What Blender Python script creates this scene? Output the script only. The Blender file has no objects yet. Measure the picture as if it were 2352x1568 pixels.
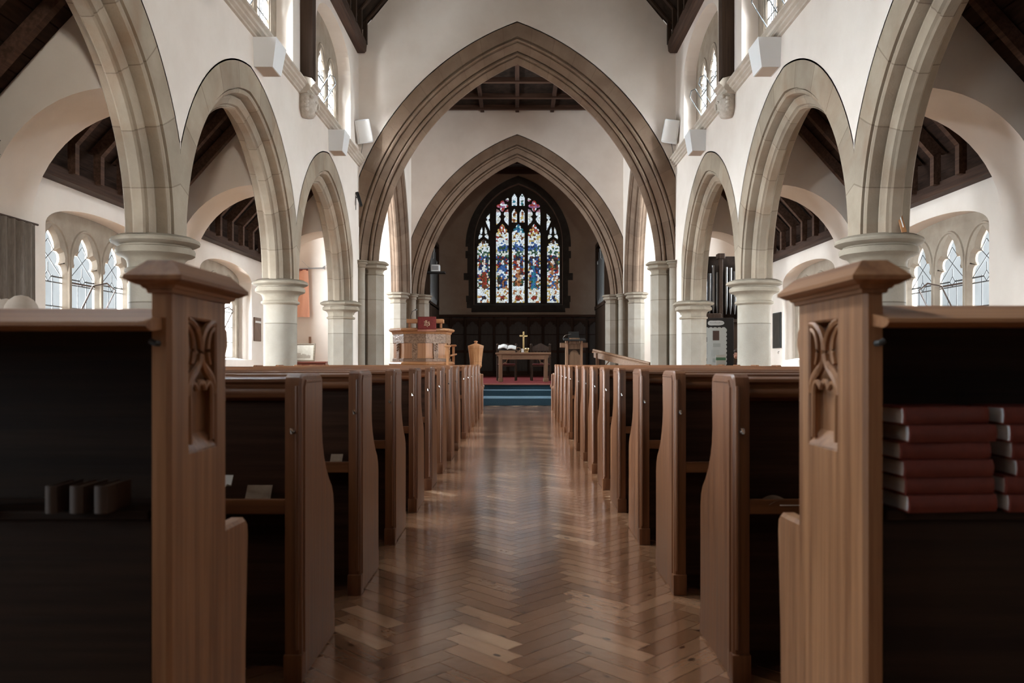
import bpy, bmesh, math, random
from math import sin, cos, pi, radians, sqrt, asin, acos, atan2
from mathutils import Vector, Matrix
from mathutils.geometry import delaunay_2d_cdt
random.seed(7)
SC = bpy.context.scene
COL = SC.collection

# ------------------------------------------------------------------ camera
cam_d = bpy.data.cameras.new('camera'); cam = bpy.data.objects.new('camera', cam_d); COL.objects.link(cam)
cam.location = (0, 0, .95); cam.rotation_euler = (pi/2, 0, 0)
cam_d.sensor_width = 36; cam_d.lens = 36*1830/2352
cam_d.shift_x = -12/2352; cam_d.shift_y = 48/2352
cam_d.clip_start = .05
cam_d.dof.use_dof = True; cam_d.dof.focus_distance = 11; cam_d.dof.aperture_fstop = 5.0
SC.camera = cam
# ------------------------------------------------------------------ world, exposure
W = bpy.data.worlds.new('world'); SC.world = W; W.use_nodes = True
wn = W.node_tree.nodes; wl = W.node_tree.links
bg = wn['Background']; bg.inputs['Color'].default_value = (.92, .965, 1.0, 1); bg.inputs['Strength'].default_value = .90
vs = SC.view_settings
vs.view_transform = 'Standard'; vs.look = 'None'; vs.exposure = 0.0; vs.gamma = 1; vs.use_curve_mapping = False
cy = SC.cycles
cy.max_bounces = 8; cy.diffuse_bounces = 5; cy.glossy_bounces = 3; cy.transmission_bounces = 4; cy.transparent_max_bounces = 8
cy.caustics_reflective = False; cy.caustics_refractive = False
cy.sample_clamp_indirect = 6
cy.use_denoising = True
# ------------------------------------------------------------------ daylight at the windows, added fill from the rear
def area(name, loc, target, sx, sy, power, color=(1, .96, .91)):
    l = bpy.data.lights.new(name, 'AREA'); l.shape = 'RECTANGLE'; l.size = sx; l.size_y = sy
    l.energy = power; l.color = color
    o = bpy.data.objects.new(name, l); COL.objects.link(o); o.location = loc
    d = Vector(target) - Vector(loc); o.rotation_euler = d.to_track_quat('-Z', 'Y').to_euler()
    return o
AIS_C = (.6, 5.9, 10.25, 14.6)         # aisle window centres; the unseen first one is placed to light the foreground
CLE_C = (2.35, 6.7, 11.0, 15.3)         # clerestory window centres; the unseen first one is added for foreground light
DAY = (.87, .94, 1.0)
AIS_K = {-1: (.28, 1.45, 1.2, 1.1), 1: (.02, .15, .5, .6)}
CLE_K = {-1: (.2, 1.0, 1.15, 1.3), 1: (.02, .12, .6, .85)}
LOW = {-1: (30, 70, 95, 150), 1: (20, 220, 400, 420)}
for s in (-1, 1):
    for c, dy, k in zip(AIS_C, (-1.1, -.4, -.4, .6), AIS_K[s]):
        area('sky_at_aisle_window', (s*6.9, c+dy, 2.1), (0, c+dy+.5+1.5*(dy < -1), (2.5 if s < 0 else 1.7)-1.4*(dy < -1)), 2.3, 2.0, 1900*k, DAY)
    for c, k, lo in zip(CLE_C, CLE_K[s], LOW[s]):
        area('sky_low_at_clerestory_window', (s*4.75, c, 6.25), (0, c, 5.6), 2.8, 1.0, lo*.82, DAY)
        area('sky_high_at_clerestory_window', (s*4.75, c, 7.75), (0, c, 4.2), 2.6, 1.1, 4250*k, DAY)
area('sky_at_transept_window_north', (-8.9, 22.3, 4.2), (0, 23.6, 4.6), 3.2, 2.8, 3700, DAY)
area('sky_at_transept_window_south', (8.9, 22.3, 4.2), (0, 23.6, 5.2), 3.2, 2.8, 2700, DAY)
area('west_fill_lamp', (1.9, -4.6, 3.2), (-.4, 14, 8.6), 1.7, 2.3, 6200, (1, .92, .82))  # added lamp, low and aimed up through the rear window to brighten the gable

# ------------------------------------------------------------------ helpers
def fin(o, label=None, cat=None, group=None, kind=None):
    if label: o['label'] = label
    if cat: o['category'] = cat
    if group: o['group'] = group
    if kind: o['kind'] = kind
    return o
def link_mesh(name, me, mat=None, parent=None, smooth=None):
    o = bpy.data.objects.new(name, me); COL.objects.link(o)
    if mat is not None: me.materials.append(mat)
    if parent is not None: o.parent = parent
    if smooth:
        me.polygons.foreach_set('use_smooth', [True]*len(me.polygons)); me.set_sharp_from_angle(angle=radians(smooth))
    return o
def empty(name, loc=(0, 0, 0), rz=0, label=None, cat=None, group=None, kind=None):
    o = bpy.data.objects.new(name, None); COL.objects.link(o); o.location = loc; o.rotation_euler = (0, 0, rz)
    o.empty_display_size = .1
    return fin(o, label, cat, group, kind)
def dup(root, loc=None, label=None, rz=None):
    def rec(o, parent):
        c = o.copy(); COL.objects.link(c)
        if parent is not None: c.parent = parent
        for ch in list(o.children): rec(ch, c)
        return c
    r = rec(root, None)
    if loc is not None: r.location = loc
    if rz is not None: r.rotation_euler = (0, 0, rz)
    if label: r['label'] = label
    return r
class MB:
    def __init__(s): s.bm = bmesh.new(); s.uv = None
    def face(s, pts):
        try: return s.bm.faces.new([s.bm.verts.new(p) for p in pts])
        except ValueError: return None
    def box(s, x0, x1, y0, y1, z0, z1, M=None, bev=0):
        r = bmesh.ops.create_cube(s.bm, size=1)
        vs_ = r['verts']
        for v in vs_:
            v.co = Vector((x0+(v.co.x+.5)*(x1-x0), y0+(v.co.y+.5)*(y1-y0), z0+(v.co.z+.5)*(z1-z0)))
        if bev:
            es = list({e for v in vs_ for e in v.link_edges})
            rr = bmesh.ops.bevel(s.bm, geom=es, offset=bev, segments=2, affect='EDGES', profile=.5)
            vs_ = list({v for f in rr['faces'] for v in f.verts} | {v for v in vs_ if v.is_valid})
        if M is not None:
            for v in vs_: v.co = M @ v.co
        return s
    def tube(s, pts, r, n=8, cap=True):
        pts = [Vector(p) for p in pts]; rings = []
        rs = r if isinstance(r, (list, tuple)) else [r]*len(pts)
        t0 = (pts[1]-pts[0]).normalized()
        ref = Vector((0, 0, 1)) if abs(t0.z) < .9 else Vector((1, 0, 0))
        for i, p in enumerate(pts):
            t = (pts[min(i+1, len(pts)-1)]-pts[max(i-1, 0)]).normalized()
            a = t.cross(ref)
            if a.length < 1e-5: a = t.orthogonal()
            a.normalize(); b = a.cross(t).normalized()
            rings.append([s.bm.verts.new(p+(a*cos(2*pi*k/n)+b*sin(2*pi*k/n))*rs[i]) for k in range(n)])
        for i in range(len(rings)-1):
            for k in range(n):
                s.bm.faces.new([rings[i][k], rings[i][(k+1) % n], rings[i+1][(k+1) % n], rings[i+1][k]])
        if cap:
            s.bm.faces.new(rings[0][::-1]); s.bm.faces.new(rings[-1])
        return s
    def lathe(s, prof, n=32, M=None, rot=0, uv=False, sx=1, sy=1):
        rings = []
        for r, z in prof:
            rings.append([s.bm.verts.new((max(r, 1e-4)*cos(2*pi*k/n+rot)*sx, max(r, 1e-4)*sin(2*pi*k/n+rot)*sy, z)) for k in range(n)])
        fs = []
        for i in range(len(rings)-1):
            for k in range(n):
                fs.append(s.bm.faces.new([rings[i][k], rings[i][(k+1) % n], rings[i+1][(k+1) % n], rings[i+1][k]]))
        s.bm.faces.new(rings[0][::-1]); s.bm.faces.new(rings[-1])
        if uv:
            L = s.bm.loops.layers.uv.verify()
            for f in fs:
                for l in f.loops: l[L].uv = (l.vert.co.z, 0)
        if M is not None:
            for rg in rings:
                for v in rg: v.co = M @ v.co
        return s
    def prism(s, poly, f, d0, d1):
        """closed polygon (a,b) swept from depth d0 to d1 through mapping f(a,b,d)"""
        A = [s.bm.verts.new(f(a, b, d0)) for a, b in poly]; B = [s.bm.verts.new(f(a, b, d1)) for a, b in poly]
        n = len(poly)
        for i in range(n): s.bm.faces.new([A[i], A[(i+1) % n], B[(i+1) % n], B[i]])
        s.bm.faces.new(A[::-1]); s.bm.faces.new(B)
        return s
    def plate(s, outer, holes, f, d0, d1, bev=0, bev_out=0):
        """flat plate with holes between depths d0 (front) and d1 (back); front edges chamfered by bev"""
        loops = [list(outer)]+[list(h) for h in holes]
        front = []
        for li, lp in enumerate(loops):
            b = bev_out if li == 0 else bev
            front.append(offset(lp, -b if li == 0 else b) if b else lp)
        for LL, d in ((front, d0), (loops, d1)):
            co = []; ed = []
            for lp in LL:
                k = len(co); n = len(lp); co += [Vector(p) for p in lp]; ed += [(k+i, k+(i+1) % n) for i in range(n)]
            V, E, F, _, _, _ = delaunay_2d_cdt(co, ed, [], 0, 1e-6)
            bv = [s.bm.verts.new(f(v.x, v.y, d)) for v in V]
            for t in F:
                c = sum((V[i] for i in t), Vector((0, 0)))/len(t)
                if sum(inside(c, lp) for lp in LL) % 2 == 0: continue
                try: s.bm.faces.new([bv[i] for i in t])
                except ValueError: pass
        for lf, lp, li in zip(front, loops, range(99)):
            b = bev_out if li == 0 else bev
            n = len(lp)
            sg = 1 if d1 > d0 else -1
            rows = [[s.bm.verts.new(f(a, c, d0)) for a, c in lf]]
            if b: rows.append([s.bm.verts.new(f(a, c, d0+sg*min(b, abs(d1-d0)*.8))) for a, c in lp])
            rows.append([s.bm.verts.new(f(a, c, d1)) for a, c in lp])
            for r0, r1 in zip(rows, rows[1:]):
                for i in range(n): s.bm.faces.new([r0[i], r0[(i+1) % n], r1[(i+1) % n], r1[i]])
        return s
    def grid(s, fn, nu, nv):
        V = [[s.bm.verts.new(fn(i/nu, j/nv)) for j in range(nv+1)] for i in range(nu+1)]
        for i in range(nu):
            for j in range(nv): s.bm.faces.new([V[i][j], V[i+1][j], V[i+1][j+1], V[i][j+1]])
        return s
    def ball(s, c, rx, ry=None, rz=None, n=16, M=None):
        r = bmesh.ops.create_uvsphere(s.bm, u_segments=n, v_segments=max(6, n//2), radius=1)
        ry = ry or rx; rz = rz or rx
        for v in r['verts']:
            v.co = Vector((v.co.x*rx, v.co.y*ry, v.co.z*rz))
            if M is not None: v.co = M @ v.co
            v.co += Vector(c)
        return s
    def build(s, name, mat, parent=None, smooth=None, weld=True):
        if weld: bmesh.ops.remove_doubles(s.bm, verts=s.bm.verts, dist=1e-5)
        bmesh.ops.recalc_face_normals(s.bm, faces=s.bm.faces)
        me = bpy.data.meshes.new(name); s.bm.to_mesh(me); s.bm.free()
        return link_mesh(name, me, mat, parent, smooth)
def inside(p, lp):
    r = False; n = len(lp)
    for i in range(n):
        x0, y0 = lp[i][0], lp[i][1]; x1, y1 = lp[(i+1) % n][0], lp[(i+1) % n][1]
        if (y0 > p.y) != (y1 > p.y) and p.x < (x1-x0)*(p.y-y0)/(y1-y0)+x0: r = not r
    return r
def offset(lp, d):
    """move each vertex of a closed loop outward by d (inward for d<0)"""
    n = len(lp)
    ar = sum(lp[i][0]*lp[(i+1) % n][1]-lp[(i+1) % n][0]*lp[i][1] for i in range(n))
    sg = 1 if ar > 0 else -1; out = []
    for i in range(n):
        p0 = Vector(lp[i-1]); p = Vector(lp[i]); p1 = Vector(lp[(i+1) % n])
        e0 = (p-p0); e1 = (p1-p)
        if e0.length < 1e-7 or e1.length < 1e-7: out.append((p.x, p.y)); continue
        e0.normalize(); e1.normalize()
        n0 = Vector((e0.y, -e0.x)); n1 = Vector((e1.y, -e1.x)); m = n0+n1
        if m.length < 1e-4: m = n0
        m.normalize(); k = max(.55, m.dot(n0))
        q = p+m*(d*sg/k); out.append((q.x, q.y))
    return out
def struct(name, mb, mat, smooth=None, parent=None):
    o = mb.build(name, mat, parent, smooth)
    if parent is None: o['kind'] = 'structure'
    return o
def arcpts(cx, cz, r, a0, a1, n):
    return [(cx+r*cos(a0+(a1-a0)*i/n), cz+r*sin(a0+(a1-a0)*i/n)) for i in range(n+1)]
def pointed(c0, half, zb, zs, zt, n=12):
    """pointed-arch outline centred at c0: from (c0-half, zb) round; two-centred, rise zt-zs"""
    h = zt-zs; 
    # centre offset so that arc from (half,0) reaches (0,h)
    c = (h*h-half*half)/(2*half); R = half+c
    th = atan2(h, c)
    right = [(c0-c+R*cos(th*i/n), zs+R*sin(th*i/n)) for i in range(n+1)]
    left = [(2*c0-x, z) for x, z in right[::-1]][1:]
    pts = right+left
    if zb < zs: pts = [(c0+half, zb)]+pts+[(c0-half, zb)]
    return pts
def pointed_soft(c0, half, zb, zs, zt, n=14):
    """depressed arch: superellipse head"""
    pts = []
    for i in range(2*n+1):
        t = pi*i/(2*n); ca = cos(t); sa = sin(t)
        pts.append((c0+half*math.copysign(abs(ca)**.95, ca), zs+(zt-zs)*abs(sa)**.9))
    if zb < zs: pts = [(c0+half, zb)]+pts+[(c0-half, zb)]
    return pts
def cusped(c0, w, zb, zs, zt):
    """window light with a cinquefoil head"""
    P = [(.5, 0), (.5, .12), (.47, .21), (.41, .27), (.33, .28), (.385, .35), (.40, .43), (.37, .52), (.29, .57), (.19, .57), (.21, .66), (.19, .76), (.12, .88), (0, 1)]
    h = zt-zs
    R = [(c0+a*w, zs+b*h) for a, b in P]; L = [(2*c0-x, z) for x, z in R[::-1]][1:]
    return [(c0+w/2, zb)]+R+L+[(c0-w/2, zb)]
# ------------------------------------------------------------------ materials
def new_mat(name):
    m = bpy.data.materials.new(name); m.use_nodes = True
    nt = m.node_tree; return m, nt, nt.nodes, nt.links, nt.nodes['Principled BSDF']
def ramp(N, stops):
    r = N.new('ShaderNodeValToRGB'); e = r.color_ramp.elements
    while len(e) < len(stops): e.new(.5)
    for el, (p, c) in zip(e, stops): el.position = p; el.color = (*c, 1)
    return r
def plain(name, c, rough=.6, metal=0, spec=.5):
    m, nt, N, L, B = new_mat(name)
    B.inputs['Base Color'].default_value = (*c, 1); B.inputs['Roughness'].default_value = rough
    B.inputs['Metallic'].default_value = metal; B.inputs['Specular IOR Level'].default_value = spec
    return m
def noisy(name, c1, c2, scale=(1, 1, 1), ns=4, detail=6, rough=.7, bump=.0, bscale=60, spec=.4, lo=.35, hi=.65, coord='Object', rnd=0, rough2=None):
    m, nt, N, L, B = new_mat(name)
    tc = N.new('ShaderNodeTexCoord'); mp = N.new('ShaderNodeMapping'); mp.inputs['Scale'].default_value = scale
    L.new(tc.outputs[coord], mp.inputs['Vector'])
    vec = mp.outputs['Vector']
    if rnd:
        oi = N.new('ShaderNodeObjectInfo'); ad = N.new('ShaderNodeVectorMath'); ad.operation = 'ADD'
        sc_ = N.new('ShaderNodeVectorMath'); sc_.operation = 'SCALE'; sc_.inputs[0].default_value = (7.3, 3.1, 5.7)
        L.new(oi.outputs['Random'], sc_.inputs['Scale']); L.new(mp.outputs['Vector'], ad.inputs[0]); L.new(sc_.outputs[0], ad.inputs[1]); vec = ad.outputs[0]
    n = N.new('ShaderNodeTexNoise'); n.inputs['Scale'].default_value = ns; n.inputs['Detail'].default_value = detail; n.inputs['Roughness'].default_value = .6
    L.new(vec, n.inputs['Vector'])
    r = ramp(N, [(lo, c1), (hi, c2)]); L.new(n.outputs['Fac'], r.inputs['Fac'])
    L.new(r.outputs['Color'], B.inputs['Base Color'])
    B.inputs['Roughness'].default_value = rough; B.inputs['Specular IOR Level'].default_value = spec
    if rough2 is not None:
        mr = N.new('ShaderNodeMapRange'); mr.inputs['To Min'].default_value = rough; mr.inputs['To Max'].default_value = rough2
        L.new(n.outputs['Fac'], mr.inputs['Value']); L.new(mr.outputs['Result'], B.inputs['Roughness'])
    if bump:
        b = N.new('ShaderNodeBump'); b.inputs['Strength'].default_value = bump; b.inputs['Distance'].default_value = .01
        n2 = N.new('ShaderNodeTexNoise'); n2.inputs['Scale'].default_value = bscale; n2.inputs['Detail'].default_value = 4
        L.new(vec, n2.inputs['Vector']); L.new(n2.outputs['Fac'], b.inputs['Height']); L.new(b.outputs['Normal'], B.inputs['Normal'])
    return m
def stone_mat(name, c1, c2, c3, joint, jw=.007, js=.6):
    """limestone; UV.x runs along the courses, dark joints at every 'joint' metres"""
    m = noisy(name, c1, c2, ns=2.2, rough=.85, bump=.25, bscale=45, lo=.3, hi=.7)
    nt = m.node_tree; N = nt.nodes; L = nt.links; B = N['Principled BSDF']
    src = B.inputs['Base Color'].links[0].from_socket
    tc = N.new('ShaderNodeTexCoord')
    # per-stone tint and rusty veins
    uv = N.new('ShaderNodeUVMap'); sx = N.new('ShaderNodeSeparateXYZ'); L.new(uv.outputs['UV'], sx.inputs[0])
    dv = N.new('ShaderNodeMath'); dv.operation = 'DIVIDE'; dv.inputs[1].default_value = joint; L.new(sx.outputs['X'], dv.inputs[0])
    fl = N.new('ShaderNodeMath'); fl.operation = 'FLOOR'; L.new(dv.outputs[0], fl.inputs[0])
    wh = N.new('ShaderNodeTexWhiteNoise'); wh.noise_dimensions = '1D'; L.new(fl.outputs[0], wh.inputs['W'])
    n3 = N.new('ShaderNodeTexNoise'); n3.inputs['Scale'].default_value = 1.1; n3.inputs['Detail'].default_value = 5; n3.inputs['Distortion'].default_value = 1.2
    L.new(tc.outputs['Object'], n3.inputs['Vector'])
    r3 = ramp(N, [(.48, (0, 0, 0)), (.72, (1, 1, 1))]); L.new(n3.outputs['Fac'], r3.inputs['Fac'])
    mx = N.new('ShaderNodeMixRGB'); mx.inputs['Color2'].default_value = (*c3, 1)
    ml = N.new('ShaderNodeMath'); ml.operation = 'MULTIPLY'; ml.inputs[1].default_value = .55
    L.new(r3.outputs['Color'], ml.inputs[0]); L.new(ml.outputs[0], mx.inputs['Fac']); L.new(src, mx.inputs['Color1'])
    tint = N.new('ShaderNodeMapRange'); tint.inputs['To Min'].default_value = .86; tint.inputs['To Max'].default_value = 1.08; L.new(wh.outputs['Value'], tint.inputs['Value'])
    mt = N.new('ShaderNodeVectorMath'); mt.operation = 'SCALE'; L.new(mx.outputs['Color'], mt.inputs[0]); L.new(tint.outputs['Result'], mt.inputs['Scale'])
    fr = N.new('ShaderNodeMath'); fr.operation = 'FRACT'; L.new(dv.outputs[0], fr.inputs[0])
    sb = N.new('ShaderNodeMath'); sb.operation = 'SUBTRACT'; sb.inputs[1].default_value = .5; L.new(fr.outputs[0], sb.inputs[0])
    ab = N.new('ShaderNodeMath'); ab.operation = 'ABSOLUTE'; L.new(sb.outputs[0], ab.inputs[0])
    gt = N.new('ShaderNodeMath'); gt.operation = 'GREATER_THAN'; gt.inputs[1].default_value = .5-jw/joint; L.new(ab.outputs[0], gt.inputs[0])
    jf = N.new('ShaderNodeMath'); jf.operation = 'MULTIPLY'; jf.inputs[1].default_value = js; L.new(gt.outputs[0], jf.inputs[0])
    mj = N.new('ShaderNodeMixRGB'); mj.inputs['Color2'].default_value = (c3[0]*.35, c3[1]*.32, c3[2]*.3, 1)
    L.new(jf.outputs[0], mj.inputs['Fac']); L.new(mt.outputs[0], mj.inputs['Color1'])
    L.new(mj.outputs['Color'], B.inputs['Base Color'])
    return m
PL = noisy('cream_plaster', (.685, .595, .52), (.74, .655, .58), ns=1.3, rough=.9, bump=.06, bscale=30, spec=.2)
ST = noisy('limestone', (.25, .205, .155), (.33, .275, .21), ns=3, rough=.85, bump=.25, bscale=45, spec=.2)
ST_J = stone_mat('limestone_voussoirs', (.26, .20, .143), (.355, .285, .212), (.23, .132, .073), .62, .007, .45)
ST_C = stone_mat('limestone_courses', (.265, .225, .178), (.345, .30, .245), (.24, .18, .125), .78)
ST_B = stone_mat('brown_sandstone', (.155, .098, .063), (.22, .148, .1), (.115, .062, .038), .55, .006, .35)
ST_D = noisy('dark_stone', (.035, .032, .028), (.06, .055, .048), ns=3, rough=.9)  # very dark even tone for the east window tracery and surround
ST_CARVE = noisy('carved_stone', (.42, .36, .3), (.56, .5, .43), ns=14, rough=.85, bump=.8, bscale=30)
def wood(name, c1, c2, axis='z', rough=.4, rough2=None, ns=3.0, spec=.45):
    sc_ = {'x': (.35, 9, 9), 'y': (9, .35, 9), 'z': (9, 9, .35)}[axis]
    return noisy(name, c1, c2, scale=sc_, ns=ns, detail=9, rough=rough, rough2=rough2, bump=.12, bscale=9, lo=.38, hi=.64, rnd=1, spec=spec)
PEW1, PEW2 = (.105, .037, .0145), (.195, .078, .031)
OAK_Z = wood('pew_oak_upright', PEW1, PEW2, 'z', .3, .48)
OAK_X = wood('pew_oak_along', PEW1, PEW2, 'x', .28, .45)
OLD_Z = wood('screen_oak_upright', (.2, .085, .036), (.37, .18, .083), 'z', .42, .55)
OLD_X = wood('screen_oak_along', (.21, .09, .04), (.35, .17, .08), 'x', .5, .6, spec=.2)
OLD_Y = wood('screen_oak_cap', (.2, .085, .037), (.34, .165, .077), 'y', .5, .6, spec=.3)
DARK_Z = wood('dark_stained_oak_upright', (.028, .016, .010), (.048, .028, .018), 'z', .6, spec=.12)
DARK_X = wood('dark_stained_oak_along', (.04, .02, .013), (.075, .04, .026), 'x', .6, spec=.12)
DARK_Y = wood('dark_stained_oak_beam', (.03, .016, .011), (.06, .032, .022), 'y', .6, spec=.12)
BOARD = noisy('dark_roof_boards', (.012, .008, .006), (.028, .018, .013), scale=(1, 1, 1), ns=5, rough=.8, spec=.05)
LOAK_Z = wood('light_oak_upright', (.36, .15, .058), (.48, .235, .105), 'z', .4)
LOAK_X = wood('light_oak_along', (.36, .15, .058), (.48, .235, .105), 'x', .4)
MOAK_Z = wood('table_oak_upright', (.16, .085, .045), (.25, .14, .078), 'z', .45)
MOAK_X = wood('table_oak_along', (.18, .095, .05), (.27, .15, .085), 'x', .45)
FRIEZE = noisy('carved_foliage_frieze', (.16, .085, .045), (.36, .22, .14), ns=26, detail=3, rough=.35, bump=1.0, bscale=26)
WHITE = plain('white_painted_metal', (.75, .74, .73), .45)
TANBOX = plain('tan_grille', (.5, .4, .32), .8)
BLACK = plain('black_plastic', (.012, .012, .012), .4)
TALLBACK = wood('black_brown_oak', (.018, .010, .007), (.034, .019, .012), 'x', .6, spec=.15)
HOOKM = plain('dull_steel', (.16, .15, .14), .7, 1)
CHROME = plain('chrome', (.75, .74, .72), .18, 1)
BRASS = plain('aged_brass', (.55, .42, .22), .3, 1)
LEAD = plain('lead_cames', (.035, .035, .035), .6)
IRON = plain('brown_painted_iron', (.06, .035, .025), .6)
PAPER = plain('white_paper', (.72, .71, .69), .8)
CREAM = noisy('cream_cloth', (.62, .5, .4), (.72, .6, .5), ns=9, rough=.95)
PAGES = noisy('book_pages', (.72, .72, .74), (.8, .8, .81), scale=(1, 1, 60), ns=10, rough=.85)
REDBK = noisy('red_book_cloth', (.11, .016, .010), (.16, .026, .015), ns=20, rough=.55, bump=.1, bscale=250)
REDFALL = noisy('crimson_fabric', (.13, .014, .012), (.18, .022, .018), ns=40, rough=.8)
GOLD = plain('gold_thread', (.75, .55, .36), .5)
BLUECARP = noisy('blue_carpet', (.008, .022, .032), (.013, .033, .046), ns=60, rough=.8, bump=.2, bscale=220, spec=.2)
BLUECARP.node_tree.nodes['Principled BSDF'].inputs['Sheen Weight'].default_value = .3
BLUECARP.node_tree.nodes['Principled BSDF'].inputs['Sheen Roughness'].default_value = .25
BLUECARP.node_tree.nodes['Principled BSDF'].inputs['Sheen Tint'].default_value = (.55, .8, 1, 1)
REDCARP = noisy('red_carpet', (.11, .016, .017), (.16, .026, .026), ns=60, rough=.95, bump=.3, bscale=220, spec=.1)
CURT = noisy('grey_curtain_fabric', (.16, .135, .115), (.21, .18, .155), scale=(4, 4, .6), ns=14, rough=.95, spec=.1)
BANNER = plain('pale_orange_banner', (.75, .38, .26), .9)
PIPEM = plain('dull_organ_pipe', (.16, .155, .15), .35, .8)
SKIN = noisy('skin', (.42, .2, .13), (.5, .26, .18), ns=9, rough=.55)
HAIR = noisy('dark_brown_hair', (.02, .011, .007), (.06, .032, .02), scale=(3, 3, 1), ns=30, rough=.5)
MAROON = noisy('maroon_knit', (.035, .012, .014), (.06, .02, .022), ns=30, rough=.9)
def glass_mat(name, tint=(.93, .95, .955)):
    m, nt, N, L, B = new_mat(name); N.remove(B)
    out = N['Material Output']; t = N.new('ShaderNodeBsdfTransparent'); g = N.new('ShaderNodeBsdfGlossy'); g.inputs['Roughness'].default_value = .1
    mp = N.new('ShaderNodeTexCoord'); n = N.new('ShaderNodeTexNoise'); n.inputs['Scale'].default_value = 2.5; n.inputs['Detail'].default_value = 2
    L.new(mp.outputs['Object'], n.inputs['Vector'])
    r = ramp(N, [(.3, tuple(c*.93 for c in tint)), (.65, tint)]); L.new(n.outputs['Fac'], r.inputs['Fac']); L.new(r.outputs['Color'], t.inputs['Color'])
    mx = N.new('ShaderNodeMixShader'); mx.inputs['Fac'].default_value = .05
    L.new(t.outputs[0], mx.inputs[1]); L.new(g.outputs[0], mx.inputs[2]); L.new(mx.outputs[0], out.inputs['Surface'])
    return m
GLASS = glass_mat('leaded_clear_glass')
def stained_mat():
    m, nt, N, L, B = new_mat('stained_glass'); N.remove(B)
    out = N['Material Output']; t = N.new('ShaderNodeBsdfTransparent'); a = N.new('ShaderNodeVertexColor'); a.layer_name = 'stain'
    L.new(a.outputs['Color'], t.inputs['Color']); L.new(t.outputs[0], out.inputs['Surface'])
    return m
STAINED = stained_mat()
def floor_mat():
    m, nt, N, L, B = new_mat('pine_parquet')
    uv = N.new('ShaderNodeUVMap'); at = N.new('ShaderNodeVertexColor'); at.layer_name = 'plank'
    mp = N.new('ShaderNodeMapping'); mp.inputs['Scale'].default_value = (2.5, 45, 1); L.new(uv.outputs['UV'], mp.inputs['Vector'])
    n = N.new('ShaderNodeTexNoise'); n.inputs['Scale'].default_value = 1.6; n.inputs['Detail'].default_value = 6; n.inputs['Distortion'].default_value = .6; L.new(mp.outputs['Vector'], n.inputs['Vector'])
    sp = N.new('ShaderNodeSeparateColor'); L.new(at.outputs['Color'], sp.inputs['Color'])
    ad = N.new('ShaderNodeMath'); ad.operation = 'MULTIPLY_ADD'; ad.inputs[1].default_value = .24; L.new(n.outputs['Fac'], ad.inputs[0])
    m1 = N.new('ShaderNodeMath'); m1.operation = 'MULTIPLY'; m1.inputs[1].default_value = .75; L.new(sp.outputs['Red'], m1.inputs[0]); L.new(m1.outputs[0], ad.inputs[2])
    r = ramp(N, [(.15, (.2, .088, .042)), (.5, (.40, .2, .105)), (.85, (.62, .37, .22))]); L.new(ad.outputs[0], r.inputs['Fac'])
    # knots
    mk = N.new('ShaderNodeMapping'); mk.inputs['Scale'].default_value = (4, 7, 1); L.new(uv.outputs['UV'], mk.inputs['Vector'])
    vk = N.new('ShaderNodeTexVoronoi'); vk.voronoi_dimensions = '2D'; vk.inputs['Scale'].default_value = 1.0; L.new(mk.outputs['Vector'], vk.inputs['Vector'])
    rk = ramp(N, [(.035, (1, 1, 1)), (.08, (0, 0, 0))]); L.new(vk.outputs['Distance'], rk.inputs['Fac'])
    mx = N.new('ShaderNodeMixRGB'); mx.inputs['Color2'].default_value = (.035, .014, .008, 1); L.new(rk.outputs['Color'], mx.inputs['Fac']); L.new(r.outputs['Color'], mx.inputs['Color1'])
    L.new(mx.outputs['Color'], B.inputs['Base Color'])
    rr = N.new('ShaderNodeMapRange'); rr.inputs['To Min'].default_value = .10; rr.inputs['To Max'].default_value = .2; L.new(n.outputs['Fac'], rr.inputs['Value']); L.new(rr.outputs['Result'], B.inputs['Roughness'])
    tc = N.new('ShaderNodeTexCoord'); nb = N.new('ShaderNodeTexNoise'); nb.inputs['Scale'].default_value = 14; nb.inputs['Detail'].default_value = 3; L.new(tc.outputs['Object'], nb.inputs['Vector'])
    bp = N.new('ShaderNodeBump'); bp.inputs['Strength'].default_value = .12; bp.inputs['Distance'].default_value = .01; L.new(nb.outputs['Fac'], bp.inputs['Height']); L.new(bp.outputs['Normal'], B.inputs['Normal'])
    B.inputs['Specular IOR Level'].default_value = .5
    B.inputs['Coat Weight'].default_value = .85; B.inputs['Coat IOR'].default_value = 2.5; B.inputs['Coat Roughness'].default_value = .15
    return m
PARQ = floor_mat()
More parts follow.
